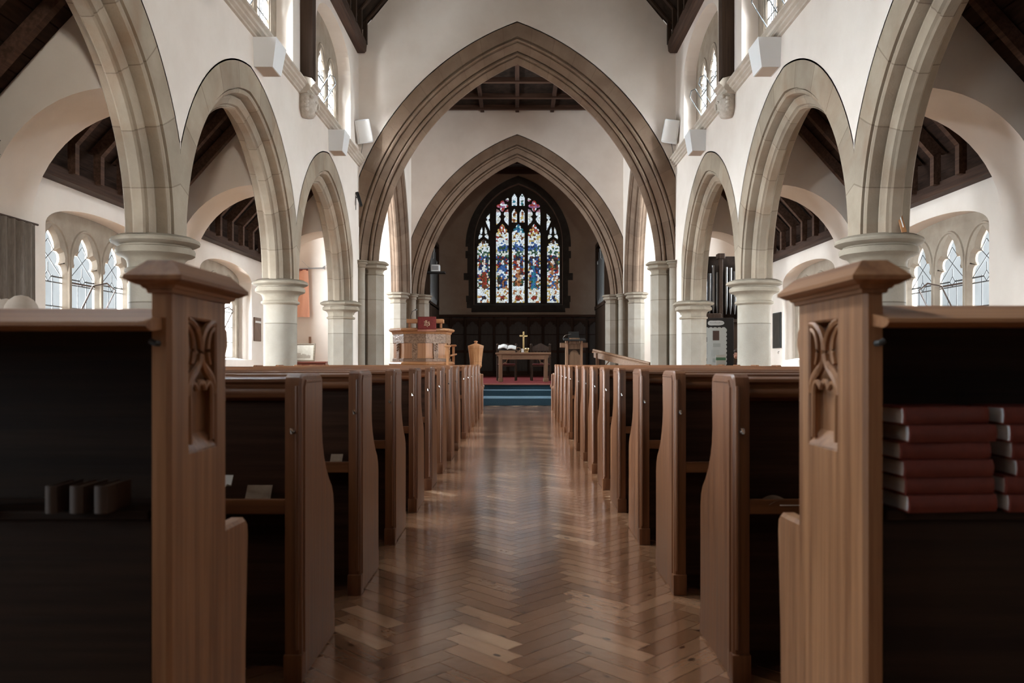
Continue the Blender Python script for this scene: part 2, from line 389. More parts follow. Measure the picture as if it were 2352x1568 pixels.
# ------------------------------------------------------------------ floor: herringbone pine blocks
def build_floor():
    bm = bmesh.new(); uvl = bm.loops.layers.uv.new('UVMap'); cl = bm.loops.layers.color.new('plank')
    w, n = .076, 4; q = 1/sqrt(2)
    rr = random.Random(3)
    def quad(x0, x1, y0, y1, horiz):
        c = [(x0, y0), (x1, y0), (x1, y1), (x0, y1)]
        P = [((a-b)*q, (a+b)*q) for a, b in c]
        mx = sum(p[0] for p in P)/4; my = sum(p[1] for p in P)/4
        if abs(mx+.02) > 3.42 or not (.4 < my < 17.35): return
        g = .0009
        cen = ((x0+x1)/2, (y0+y1)/2)
        c = [(a+(g if a < cen[0] else -g), b+(g if b < cen[1] else -g)) for a, b in c]
        P = [((a-b)*q, (a+b)*q) for a, b in c]
        f = bm.faces.new([bm.verts.new((p[0]+.02, p[1], 0)) for p in P])
        uo, vo = rr.random()*40, rr.random()*40; t = min(1, max(0, rr.gauss(.38 if horiz else .66, .13)))  # grain sheen painted into the tone: one block direction is paler
        for l, (a, b) in zip(f.loops, c):
            l[uvl].uv = ((a-x0+uo, b-y0+vo) if horiz else (b-y0+uo, a-x0+vo)); l[cl] = (t, rr.random() if False else t, 0, 1)
    M = int(19/w/q)
    for i in range(-60, M+60):
        for j in range(-60, M+60):
            t = (i-j) % (2*n)
            if t == 0: quad(i*w, (i+n)*w, j*w, (j+1)*w, True)
            elif t == 2*n-1: quad(i*w, (i+1)*w, j*w, (j+n)*w, False)
    me = bpy.data.meshes.new('floor'); bm.to_mesh(me); bm.free()
    o = link_mesh('floor', me, PARQ); o['kind'] = 'structure'
build_floor()
struct('floor_slab', MB().box(-9.4, 9.4, -3.4, 31.6, -.3, -.003), noisy('aisle_floor_boards', (.36, .21, .12), (.46, .28, .17), ns=5, rough=.6))
# chancel steps and platform, blue carpet on the steps, red carpet on the platform
d = struct('floor_dais', MB().box(-3.45, 3.45, 17.5, 26.9, 0, .15).box(-3.45, 3.45, 18.8, 26.9, .15, .28).box(-3.4, 3.4, 19.5, 31.1, .28, .415), DARK_X)
MB().box(-3.0, 3.0, 17.47, 18.81, 0, .16, bev=.012).box(-3.0, 3.0, 18.77, 19.5, .15, .29, bev=.012).box(-3.0, 3.0, 19.48, 19.53, .28, .405).build('blue_carpet', BLUECARP, d)
MB().box(-3.2, 3.2, 19.55, 30.9, .41, .43).build('red_carpet', REDCARP, d)
MB().box(-3.2, 3.2, 19.45, 19.56, .395, .432, bev=.01).build('step_nosing', wood('red_brown_nosing', (.2, .06, .045), (.3, .1, .07), 'x', .45), d)

# ------------------------------------------------------------------ arches
COLY = [-.42, 3.93, 8.28, 12.63, 16.98]
BAYC = [1.755, 6.105, 10.455, 14.805]
A_R, A_C, A_Z, A_W, A_B = 2.592, .248, 2.24, 2.175, 2.235
C_R, C_C, C_Z, C_W, C_B = 5.88, 2.0, 2.93, 3.55, 3.19
def arc_side(r, c, z0, zb, n):
    t0 = asin((zb-z0)/r); t1 = acos(c/r)
    return [(-c+r*cos(t0+(t1-t0)*i/n), z0+r*sin(t0+(t1-t0)*i/n)) for i in range(n+1)]
def extrados(a0, R, c, z0, zb, w, n=24):
    """from right foot over the apex to the left foot, clamped to half width w"""
    P = [(min(a, w), z) for a, z in arc_side(R, c, z0, zb, n)]
    k = 0
    while k+1 < len(P) and P[k+1][0] >= w-1e-9: k += 1
    if P[k][0] >= w-1e-9:
        P = [(w, z0+sqrt(max(0, R*R-(w+c)**2)))]+P[k+1:]
    return [(a0+a, z) for a, z in P]+[(a0-a, z) for a, z in P[::-1]][1:]
def arch(name, f, R, c, z0, zb, w, prof, mat, label, cat='arch', group=None, n=26):
    bm = bmesh.new(); uvl = bm.loops.layers.uv.new('UVMap')
    for s in (1, -1):
        cols = []
        for (d, dr) in prof:
            P = arc_side(R-dr, c, z0, zb, n)
            cols.append([(bm.verts.new(f(s*min(a, w), z, d)), acos(c/R)*(R-.3)*i/n) for i, (a, z) in enumerate(P)])
        for k in range(len(cols)-1):
            for i in range(n):
                vs_ = [cols[k][i], cols[k][i+1], cols[k+1][i+1], cols[k+1][i]]
                if s < 0: vs_ = vs_[::-1]
                try: fa = bm.faces.new([v[0] for v in vs_])
                except ValueError: continue
                for l, v in zip(fa.loops, vs_): l[uvl].uv = (v[1]+.12, k*.1)
    bmesh.ops.remove_doubles(bm, verts=bm.verts, dist=1e-4)
    bmesh.ops.dissolve_degenerate(bm, edges=bm.edges, dist=1e-4)
    bmesh.ops.recalc_face_normals(bm, faces=bm.faces)
    me = bpy.data.meshes.new(name); bm.to_mesh(me); bm.free()
    o = link_mesh(name, me, mat, None, 30)
    return fin(o, label, cat, group, 'thing')
def mirror_prof(half, T): return half+[(T-d, r) for d, r in half[::-1]]
AP = mirror_prof([(0, -.02), (0, .32), (.045, .322), (.045, .336), (.02, .34), (.018, .362), (.035, .385), (.12, .40), (.165, .402), (.165, .418), (.135, .42), (.135, .445), (.16, .475), (.17, .51), (.20, .525), (.20, .54), (.185, .545), (.205, .56)], .50)
CP = mirror_prof([(0, -.02), (0, .285), (.07, .29), (.07, .31), (.03, .315), (.015, .34), (.03, .37), (.10, .375), (.10, .395), (.075, .40), (.11, .45), (.15, .51), (.16, .53), (.22, .535), (.22, .555), (.17, .56), (.155, .59), (.17, .62), (.24, .625), (.24, .645), (.215, .65), (.235, .70), (.25, .72), (.275, .76)], .6)
ordw = ['second', 'third', 'fourth']
for s, sd in ((-1, 'left'), (1, 'right')):
    for k, c0 in enumerate(BAYC):
        lab = ['pale stone arcade arch behind the rear pews on the %s of the nave' % sd, 'tall pointed stone arch nearest the viewer in the %s arcade' % sd,
               'pointed stone arch in the middle of the %s arcade, between the two round columns' % sd,
               'smallest pointed stone arch in the %s arcade, beside the chancel arch' % sd][k]
        arch('stone_arch', (lambda a, b, d, s=s, c0=c0: (s*(3.5+d), c0+a, b)), A_R, A_C, A_Z, A_B, A_W, AP, ST_J, lab, 'arch', 'stone arches of the nave arcades')
arch('stone_arch', lambda a, b, d: (a, 17.6+d, b), C_R, C_C, C_Z, C_B, C_W, CP, ST_B, 'great moulded brown stone arch between nave and crossing, the largest arch', 'arch', 'great arches of the crossing')
arch('stone_arch', lambda a, b, d: (a, 26.3+d, b), C_R, C_C, C_Z, C_B, C_W, CP, ST_B, 'moulded brown stone arch in front of the stained glass window', 'arch', 'great arches of the crossing')
for s, sd in ((-1, 'left'), (1, 'right')):
    arch('stone_arch', (lambda a, b, d, s=s: (s*(3.5+d), 22.3+a, b)), C_R, C_C, C_Z, C_B, 4.0, CP, ST_B, 'brown stone side arch opening off the crossing to the %s transept' % sd, 'arch', 'great arches of the crossing')

# ------------------------------------------------------------------ walls
WALL_TOP = 7.9
def side_f(s, x): return lambda a, b, d: (s*(x+d), a, b)
def cle_hole(c): return pointed_soft(c, 1.43, 5.55, 6.87, 7.58)
for s, sd in ((-1, 'left'), (1, 'right')):
    V = A_Z+sqrt(A_R**2-(A_W+A_C)**2)
    P = [(-3.3, 0), (-3.3, WALL_TOP), (17.6, WALL_TOP), (17.6, 0), (16.98, 0)]
    for c0 in BAYC[::-1]:
        P += extrados(c0, A_R, A_C, A_Z, A_B, A_W)[(0 if c0 == BAYC[-1] else 1):]
    P += [(-.42, 0)]
    struct('wall_%s' % sd, MB().plate(P, [cle_hole(c) for c in CLE_C], side_f(s, 3.5), 0, .50), PL)
    # aisle outer wall
    holes = [pointed_soft(c, 1.3, 1.0, 2.5, 2.8) for c in AIS_C]
    struct('wall_%s_aisle' % sd, MB().plate([(-3.3, 0), (17.35, 0), (17.35, 3.1), (-3.3, 3.1)], holes, side_f(s, 5.3), 0, .5), PL)
    # crossing side wall over the transept arch
    P = [(17.6, 0), (17.6, 9.4), (26.9, 9.4), (26.9, 0), (26.17, 0)]+extrados(22.3, C_R, C_C, C_Z, C_B, 4.0)+[(18.43, 0)]
    struct('wall_%s_crossing' % sd, MB().plate(P, [], side_f(s, 3.5), 0, .6), PL)
    # transept
    f = lambda a, b, d, s=s: (s*a, d, b)
    struct('wall_%s_transept_end' % sd, MB().plate([(17.3, 0), (27.2, 0), (27.2, 8.8), (17.3, 8.8)], [pointed(22.5, 1.7, 2.6, 4.4, 6.6)], side_f(s, 7.7), 0, .5), PL)
    struct('wall_%s_transept_east' % sd, MB().box(s*4.05, s*7.9, 26.4, 26.9, 0, 8.8), PL)
    struct('wall_%s_transept_west' % sd, MB().plate([(4.05, 4.3), (4.05, 8.8), (7.8, 8.8), (7.8, 0), (5.35, 0), (5.35, 3.2)], [], f, 17.36, 17.8), PL)
    struct('ceiling_%s_transept' % sd, MB().box(s*4.05, s*7.9, 17.3, 27, 8.75, 8.9), PL)
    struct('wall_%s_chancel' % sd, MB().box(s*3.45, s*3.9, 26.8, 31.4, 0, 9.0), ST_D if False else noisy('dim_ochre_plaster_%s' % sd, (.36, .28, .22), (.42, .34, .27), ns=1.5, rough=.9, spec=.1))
# wall over the great arch, with the gable of the nave roof
P = [(C_W, 4.5), (C_W, 8.1), (0, 12.4), (-C_W, 8.1), (-C_W, 4.5)]
ex = extrados(0, C_R, C_C, C_Z, C_B, C_W)
P = [(C_W, 8.1), (0, 12.4), (-C_W, 8.1)]+ex[::-1]
struct('wall_front', MB().plate(P, [], lambda a, b, d: (a, 17.6+d, b), 0, .6), PL)
P = [(C_W, 9.4), (-C_W, 9.4)]+ex[::-1]
struct('wall_crossing_front', MB().plate(P, [], lambda a, b, d: (a, 26.3+d, b), 0, .6), PL)
# east wall with the great window
EWZ = 31.0
def ex_(cx): return (cx-878)*.003673+.04
def ez_(cy): return 8.607-.003673*cy
EW_HOLE = pointed(.04, 1.72, 3.15, 5.6, 7.9, 16)
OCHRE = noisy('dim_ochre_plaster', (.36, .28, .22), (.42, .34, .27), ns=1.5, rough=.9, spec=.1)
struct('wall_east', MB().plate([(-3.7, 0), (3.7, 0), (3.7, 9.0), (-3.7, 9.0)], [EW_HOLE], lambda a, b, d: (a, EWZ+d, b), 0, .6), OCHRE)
struct('wall_back', MB().plate([(-3.6, 0), (3.6, 0), (3.6, 8.1), (0, 12.4), (-3.6, 8.1)], [pointed(0, 1.6, 3.6, 6.0, 8.2)], lambda a, b, d: (a, -3.3-d, b), 0, .4), DARK_Z)
struct('wall_back_aisles', MB().box(-6.1, -3.5, -3.7, -3.3, 0, 5).box(3.5, 6.1, -3.7, -3.3, 0, 5), DARK_Z)

# ------------------------------------------------------------------ ceilings
# nave: pitched boarded roof on rafters
c = struct('ceiling', MB().prism([(3.75, 8.0), (0, 12.4), (-3.75, 8.0), (-3.75, 8.1), (0, 12.55), (3.75, 8.1)], lambda a, b, d: (a, d, b), -3.6, 17.75).box(-4.15, -3.52, -3.6, 17.75, 7.85, 8.15).box(3.52, 4.15, -3.6, 17.75, 7.85, 8.15), BOARD)
def rafter_nave(y):
    m = MB()
    for s in (-1, 1):
        m.prism([(s*3.42, 8.32), (s*3.62, 8.13), (s*.0, 12.42), (s*.0, 12.22)], lambda a, b, d: (a, y+d, b), 0, .11)
        m.prism([(s*3.30, 7.95), (s*3.38, 7.95), (s*3.38, 8.42), (s*3.30, 8.52)], lambda a, b, d: (a, y+.005+d, b), 0, .1)
    return m
r0 = rafter_nave(0).build('rafter', DARK_Z, c); ys = [17.47-.58*i for i in range(22)]
r0.location.y = ys[0]
for y in ys[1:]:
    r = r0.copy(); COL.objects.link(r); r.location.y = y
# crossing ceiling: flat dark boards with a grid of beams
c = struct('ceiling_crossing', MB().box(-3.6, 3.6, 18.1, 26.4, 9.3, 9.4), BOARD)
for y in (19.2, 20.6, 22.0, 23.4, 24.8, 25.9): MB().box(-3.5, 3.5, y-.07, y+.07, 9.16, 9.3).build('ceiling_beam', DARK_X, c)
for x in (-2.4, -1.15, 0, 1.15, 2.4): MB().box(x-.06, x+.06, 18.2, 26.3, 9.2, 9.302).build('ceiling_joist', DARK_Y, c)
c = struct('ceiling_chancel', MB().box(-3.6, 3.6, 26.8, 31.4, 8.42, 8.6), noisy('grey_chancel_boards', (.05, .05, .045), (.08, .08, .07), scale=(9, .3, 1), ns=3, rough=.8))
for y in (27.6, 29.2, 30.6): MB().box(-3.5, 3.5, y-.1, y+.1, 8.2, 8.43).build('ceiling_beam', DARK_X, c)
# aisle roofs
for s, sd in ((-1, 'left'), (1, 'right')):
    f = lambda a, b, d, s=s: (s*a, d, b)
    m = MB().prism([(3.98, 5.02), (5.85, 3.06), (5.85, 3.2), (3.98, 5.16)], f, -3.4, 17.4)
    for k in range(12):
        x0 = 4.0+.142*k; x1 = x0+.132; m.prism([(x0, 4.86-1.05*(x0-4.0)), (x1, 4.86-1.05*(x1-4.0)), (x1, 5.01-1.05*(x1-4.0)), (x0, 5.01-1.05*(x0-4.0))], f, -3.4, 17.4)
    m.box(s*5.5, s*5.6, -3.4, 17.4, 2.9, 3.6)  # dark board added for the shaded void behind the rafter feet
    c = struct('ceiling_%s_aisle' % sd, m, noisy('aisle_roof_boards_%s' % sd, (.02, .011, .008), (.042, .023, .016), scale=(1, 1, 9), ns=3, rough=.8, spec=.1))
    MB().box(s*5.155, s*5.32, -3.3, 17.3, 3.02, 3.16, bev=.012).build('wall_plate', DARK_Y, c)
    m = MB().prism([(4.0, 4.84), (4.0, 4.68), (5.08, 3.46), (5.17, 3.5), (5.24, 3.5)], f, 0, .085)
    m.prism([(5.08, 3.12), (5.17, 3.12), (5.17, 3.55), (5.08, 3.48)], f, 0, .085)
    r0 = m.build('rafter', wood('aisle_rafter_oak_%s' % sd, (.045, .022, .014), (.085, .045, .03), 'y', .6, spec=.15), c)
    ys = [3.0+.56*i for i in range(25)]
    ys = [y for y in ys if all(abs(y-q) > .42 for q in (3.93+.02, 8.30, 12.65, 17.0))]
    r0.location.y = ys[0]
    for y in ys[1:]:
        r = r0.copy(); COL.objects.link(r); r.location.y = y
    # white plaster arches across the aisle
    for k, yc in enumerate((3.95, 8.3, 12.65, 17.0)):
        P = [(5.28, 0), (5.45, 0), (5.45, 3.3), (3.99, 4.9), (3.99, 3.70)]+arcpts(4.02, 2.43, 1.26, pi/2, 0, 14)
        lab = ['white plaster arch across the rear of the %s aisle' % sd, 'white plaster arch spanning the %s aisle behind the nearest round column' % sd,
               'white plaster arch spanning the %s aisle behind the second round column' % sd, 'white plaster arch at the far end of the %s aisle, opening to the transept' % sd][k]
        o = MB().plate(P, [], f, yc-.36, yc+.36, bev_out=0).build('aisle_arch', PL, None, 30)
        fin(o, lab, 'arch', 'plaster arches across the aisles', 'thing')
# masonry behind the piers
for s, sd in ((-1, 'left'), (1, 'right')):
    struct('wall_%s_pier' % sd, MB().box(s*3.30, s*4.0, 17.74, 18.45, 0, 3.2).box(s*3.36, s*4.0, 26.1, 26.8, 0, 3.2), ST)

# ------------------------------------------------------------------ columns
CAPP = [(.262, 0), (.292, .015), (.297, .035), (.29, .05), (.268, .06), (.268, .10), (.28, .14), (.31, .17), (.355, .185), (.378, .20), (.382, .235), (.372, .262), (.345, .272), (.345, .285), (.39, .297), (.424, .315), (.43, .335), (.42, .355), (.36, .385), (.33, .39)]
def column(x, y, r, zt, n, label, rot=0, capk=1.0, base=True, z0=0, group='stone columns of the arcades', mat=None):
    k = r/.255*capk; h = .39
    t = empty('stone_column', (x, y, z0), 0, label, 'column', group, 'thing')
    zc = zt-h*min(1, k*1.0)-z0
    kz = min(1, k)
    MB().lathe([(r, .22), (r, zc)], n, uv=True, rot=rot).build('shaft', mat or ST_C, t, 30)
    q = [(min(a*k, a*k), zc+b*kz) for a, b in CAPP]
    q[-1] = (q[-1][0], zt-z0)
    MB().lathe([(r, zc-.01)]+q, n, rot=rot, uv=True).build('capital', ST, t, 30)
    MB().lathe([(r*1.42, 0), (r*1.42, .1), (r*1.3, .12), (r*1.32, .15), (r*1.2, .18), (r*1.22, .21), (r, .24)], n, rot=rot).build('base', ST, t, 30)
    return t
for s, sd in ((-1, 'left'), (1, 'right')):
    column(s*3.755, 3.93, .257, 2.25, 40, 'round stone column beside the rear pews on the %s' % sd)
    column(s*3.755, 8.28, .257, 2.25, 40, 'round stone column nearest the viewer on the %s, behind the carved tall pew end' % sd)
    column(s*3.755, 12.63, .257, 2.25, 40, 'second round stone column on the %s, between the two aisle arches' % sd)
    column(s*3.755, 16.98, .275, 2.25, 8, 'eight-sided stone column at the far end of the %s arcade' % sd, rot=pi/8, capk=.95)
    column(s*3.22, 17.88, .235, 3.2, 8, 'tall eight-sided stone shaft carrying the %s foot of the great arch' % sd, rot=pi/8, capk=.88, group='shafts under the great arches')
    column(s*3.45, 17.60, .09, 3.2, 16, 'slim round stone shaft beside the %s foot of the great arch' % sd, capk=1.15, group='shafts under the great arches')
    column(s*3.84, 25.7, .27, 3.2, 8, 'eight-sided stone shaft under the %s transept arch' % sd, rot=pi/8, capk=.88, group='shafts under the great arches')
    column(s*3.44, 26.16, .12, 3.2, 16, 'slim round stone shaft beside the %s foot of the arch before the chancel' % sd, capk=1.05, group='shafts under the great arches')
    column(s*3.16, 26.58, .235, 3.2, 8, 'eight-sided stone shaft under the %s foot of the arch before the chancel' % sd, rot=pi/8, capk=.88, group='shafts under the great arches')

# ------------------------------------------------------------------ string course, posts, corbels, wall plates
SP = [(0.02, 5.56), (-.10, 5.50), (-.15, 5.44), (-.15, 5.41), (-.115, 5.39), (-.105, 5.36), (-.075, 5.345), (-.07, 5.32), (-.035, 5.30), (-.03, 5.275), (.02, 5.26)]
for i, (s, sd) in enumerate(((-1, 'left'), (1, 'right'))):
    f = lambda a, b, d, s=s: (s*(3.5+a), d, b)
    m = MB().prism(SP, f, -3.2, 17.6)
    for y in (8.45, 12.95):
        m.prism([(a-.11 if a < 0 else a, b) for a, b in SP], f, y-.2, y+.2)
    struct('trim_%d' % (i+1), m, noisy('string_course_stone_%s' % sd, (.42, .35, .28), (.5, .43, .36), ns=3, rough=.85, spec=.2))
    o = MB().prism([(0, 7.72), (-.16, 7.72), (-.19, 7.78), (-.19, 7.98), (0, 7.98)], f, -3.2, 17.45).prism([(0, 7.76), (-.12, 7.76), (-.17, 7.8), (-.19, 7.98), (0, 7.98)], f, 17.44, 17.56).build('wall_beam', DARK_Y)
    fin(o, 'dark timber beam along the top of the %s nave wall' % sd, 'beam', 'dark timbers on the nave walls', 'thing')
    for y, w in ((12.95, 'above the second column'), (8.45, 'above the nearest column')):
        q = [(0, 5.55), (-.2, 5.55), (-.2, 7.0)]+[(-.2-.75*(1-cos(t)), 7.0+1.5*sin(t)) for t in [pi/2*i/8 for i in range(1, 9)]]+[(-1.1, 8.6), (-.5, 8.6), (0, 7.95)]
        o = MB().prism(q, f, y-.11, y+.11).build('wall_post', DARK_Z)
        fin(o, 'dark timber roof post on a carved corbel %s on the %s wall' % (w, sd), 'post', 'dark timbers on the nave walls', 'thing')
        # carved head corbel
        m = MB()
        m.lathe([(.02, -.36), (.10, -.34), (.15, -.27), (.17, -.18), (.175, -.08), (.165, 0)], 20, M=Matrix.Translation((s*3.40, y, 5.27)) @ Matrix.Diagonal((.95, 1, 1, 1)))
        m.ball((s*3.235, y, 5.09), .03, .025, .05); m.ball((s*3.25, y-.06, 5.15), .028, .03, .022); m.ball((s*3.25, y+.06, 5.15), .028, .03, .022)
        m.ball((s*3.26, y, 5.0), .035, .06, .02)
        for k in range(7): m.ball((s*(3.30+.02*(k % 2)), y-.15+.05*k, 5.22-.02*(k % 3)), .035)
        for e in (-1, 1):
            for k in range(4): m.ball((s*3.38, y+e*.16, 5.2-.06*k), .04)
        o = m.build('corbel', ST_CARVE, None, 60)
        fin(o, 'carved stone head corbel below the roof post %s on the %s' % (w, sd), 'corbel', 'carved head corbels', 'thing')
# ------------------------------------------------------------------ windows
WST = noisy('window_stone', (.24, .19, .145), (.31, .255, .2), ns=4, rough=.85, spec=.2)
def three_light(idx, s, x, c0, zb, zs, zt, half, outline, lw, sp, ltop, lead_full, hopper, dg):
    f = lambda a, b, d: (s*(x+d), c0+a, b)
    root = empty('window_%d' % idx, (0, 0, 0), kind='structure')
    holes = [cusped(k*sp, lw, zb+.06, ltop-.92*lw, ltop) for k in (-1, 0, 1)]
    m = MB().plate([(a-c0, b) for a, b in outline(half+.03)], holes, f, 0, dg+.025, bev=dg-.003)
    # hood moulds round the heads
    for k in (-1, 0, 1):
        q = [(k*sp+(lw/2+.065)*cos(t), ltop-.62*lw+(.62*lw+.09)*sin(t)) for t in [pi*i/16 for i in range(17)]]
        q = [(k*sp+lw/2+.065, zb+.02)]+q+[(k*sp-lw/2-.065, zb+.02)]
        m.tube([f(a, b, .0) for a, b in q], .02, 6)
    o = m.build('window_frame', WST, root, 25)
    for k in (-1, 0, 1):
        MB().plate([(k*sp-lw/2-.01, zb+.03), (k*sp+lw/2+.01, zb+.03), (k*sp+lw/2+.01, ltop+.01), (k*sp-lw/2-.01, ltop+.01)], [], f, dg+.003, dg+.007).build('pane', GLASS, root)
        L = MB(); X = k*sp; t = (.0075 if lead_full == 2 else .0058); d = dg
        zh = ltop-.92*lw
        def bar(p, q, r=t): L.tube([f(p[0], p[1], d), f(q[0], q[1], d)], r, 4)
        for u in (-lw/6, lw/6): bar((X+u, zb), (X+u, zh+.02))
        bar((X, zb), (X, zh-.05)) if lead_full == 2 else None
        z = zb+.05
        while z < zh-.02: bar((X-lw/2, z), (X+lw/2, z), t*1.3); z += .29
        bar((X-lw/2, zh), (X-.06, zh), t*1.6); bar((X+.06, zh), (X+lw/2, zh), t*1.6)
        for a in range(4):
            P = [(X, zh+.065), (X+.06, zh), (X, zh-.065), (X-.06, zh)]
            bar(P[a], P[(a+1) % 4])
        bar((X-lw/2, zh), (X+.2*lw, zh+.55*lw)); bar((X+lw/2, zh), (X-.2*lw, zh+.55*lw))
        bar((X, zh+.06), (X, zh+.28*lw)); bar((X-.2*lw, zh+.55*lw), (X, zh+.75*lw)); bar((X+.2*lw, zh+.55*lw), (X, zh+.75*lw))
        L.build('lead_cames', LEAD, root)
        if k in hopper:
            za = zh-.66 if hopper[k] == 0 else zh-.5; h = .62 if hopper[k] == 0 else .42; lean = .30 if hopper[k] == 0 else .26
            def hp(a, b): return f(X+a*lw/2*.94, za+b*h, dg-.01-lean*b)
            m2 = MB(); q = [hp(-1, 0), hp(1, 0), hp(1, .93), hp(0, 1.03), hp(-1, .93)]
            m2.tube(q+[q[0]], .011, 6)
            m2.tube([f(X-lw/2, za, dg), f(X+lw/2, za, dg)], .016, 6); m2.tube([f(X-lw/2, za+h, dg), f(X+lw/2, za+h, dg)], .013, 6)
            sash = m2.build('hopper_sash', IRON if hopper[k] == 0 else LEAD, root)
            m3 = MB(); m3.face([hp(-1, 0), hp(1, 0), hp(1, .93), hp(0, 1.03), hp(-1, .93)]); m3.build('pane', GLASS, sash)
    return root
wi = 2
for s in (-1, 1):
    for j, c0 in enumerate(AIS_C):
        three_light(wi, s, 5.55, c0, 1.0, 2.5, 2.8, 1.3, lambda h, c0=c0: pointed_soft(c0, h, .98, 2.5, 2.82), .59, .75, 2.53, 1, {0: 0}, .05); wi += 1
    for j, c0 in enumerate(CLE_C):
        three_light(wi, s, 3.76, c0, 5.5, 6.87, 7.58, 1.43, lambda h, c0=c0: pointed_soft(c0, h, 5.5, 6.87, 7.6), .52, .78, 6.97, 2, {0: 1, 1: 1} if s > 0 else {0: 1}, .03); wi += 1
# splayed sills
for s in (-1, 1):
    for c0 in AIS_C:
        f = lambda a, b, d, s=s, c0=c0: (s*a, c0+d, b)
        MB().prism([(5.295, .90), (5.295, .985), (5.58, 1.04), (5.58, .90)], f, -1.29, 1.29).build('window_sill', PL)['kind'] = 'structure'
    for c0 in CLE_C:
        f = lambda a, b, d, s=s, c0=c0: (s*a, c0+d, b)
        MB().prism([(3.51, 5.3), (3.51, 5.56), (3.79, 5.62), (3.79, 5.3)], f, -1.42, 1.42).build('window_sill', PL)['kind'] = 'structure'
# transept and rear windows: stone mullions
for k, s in enumerate((-1, 1)):
    root = empty('window_%d' % (20+k), kind='structure')
    MB().plate(pointed(22.5, 1.75, 2.55, 4.4, 6.65), [cusped(22.5+q*1.05, .85, 2.7, 4.6, 5.6) for q in (-1, 0, 1)], side_f(s, 7.95), 0, .15, bev=.04).build('window_frame', WST, root)
    MB().plate(pointed(22.5, 1.7, 2.6, 4.4, 6.6), [], side_f(s, 8.04), 0, .004).build('pane', GLASS, root)
root = empty('window_22', kind='structure')
MB().plate(pointed(0, 1.65, 3.55, 6.0, 8.25), [cusped(q*1.0, .82, 3.7, 6.0, 7.0) for q in (-1, 0, 1)], lambda a, b, d: (a, -3.5-d, b), 0, .15, bev=.04).build('window_frame', WST, root)
MB().plate(pointed(0, 1.6, 3.6, 6.0, 8.2), [], lambda a, b, d: (a, -3.58-d, b), 0, .004).build('pane', GLASS, root)

# ------------------------------------------------------------------ the great east window
import numpy as np
ew = empty('window_1', kind='structure')
def P_(pts): return [(ex_(a), ez_(b)) for a, b in pts]
def mir(pts): return [(2*878-a, b) for a, b in pts][::-1]
def smooth_closed(pts, k=2):
    for _ in range(k):
        n = len(pts); out = []
        for i in range(n):
            (x0, y0), (x1, y1) = pts[i], pts[(i+1) % n]
            out += [(x0*.75+x1*.25, y0*.75+y1*.25), (x0*.25+x1*.75, y0*.25+y1*.75)]
        pts = out
    return pts
holes = []   # (outline, kind)
LWD = 133*.003673
def lt(cx, bottom, sh, top, kind): holes.append((cusped(ex_(cx), LWD, ez_(bottom), ez_(sh), ez_(top)), kind))
lt(506.5, 1447, 862, 765, 0); lt(1253.5, 1447, 862, 765, 4); lt(707.5, 1447, 722, 601, 1); lt(1049.5, 1447, 722, 601, 3); lt(878.5, 1447, 710, 601, 2)
for cx, cx2 in ((837, 917),):
    for q in (cx, 1756-cx):
        holes.append((cusped(ex_(q), 56*.003673, ez_(412), ez_(325), ez_(278)), 'b'))
tri = smooth_closed([(729, 350), (775, 313), (778, 374)], 1)
holes.append((P_(tri), 'w')); holes.append((P_(mir(tri)), 'w'))
qf = [(708+cos(t)*r, 412+sin(t)*r*.98) for t, r in [(2*pi*i/32, 34+30*abs(cos(2*2*pi*i/32))**1.4) for i in range(32)]]
holes.append((P_(qf), 'r')); holes.append((P_(mir(qf)), 'r'))
m1 = [(645, 440), (668, 450), (686, 472), (694, 500), (684, 520), (672, 522), (688, 540), (690, 562), (676, 588), (643, 622), (641, 560), (641, 500)]
m2 = [(2*708-a, b) for a, b in m1][::-1]
for q in (m1, m2): holes.append((P_(q), 'w')); holes.append((P_(mir(q)), 'w'))
holes.append((cusped(ex_(837), 54*.003673, ez_(590), ez_(490), ez_(440)), 'y')); holes.append((cusped(ex_(919), 54*.003673, ez_(590), ez_(490), ez_(440)), 'y'))
o1 = [(574, 490), (574, 545), (560, 560), (574, 580), (574, 676), (556, 640), (534, 590), (530, 570), (548, 558), (534, 540), (548, 515)]
holes.append((P_(o1), 'w')); holes.append((P_(mir(o1)), 'w'))
o2 = [(490, 634), (496, 680), (490, 712), (476, 714), (496, 728), (492, 745), (455, 772), (452, 740), (462, 716), (478, 712), (468, 706), (472, 672)]
o3 = [(2*506.5-a, b) for a, b in o2][::-1]
for q in (o2, o3): holes.append((P_(q), 'w')); holes.append((P_(mir(q)), 'w'))
fE = lambda a, b, d: (a, EWZ+d, b)
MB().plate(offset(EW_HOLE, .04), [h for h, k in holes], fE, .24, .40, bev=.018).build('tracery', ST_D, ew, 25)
# vertical mullion rolls
m = MB()
for cx in (607, 793, 963, 1150): m.box(ex_(cx)-.045, ex_(cx)+.045, EWZ+.17, EWZ+.25, 3.15, ez_(640 if cx in (607, 1150) else 450))
m.build('mullion', ST_D, ew)
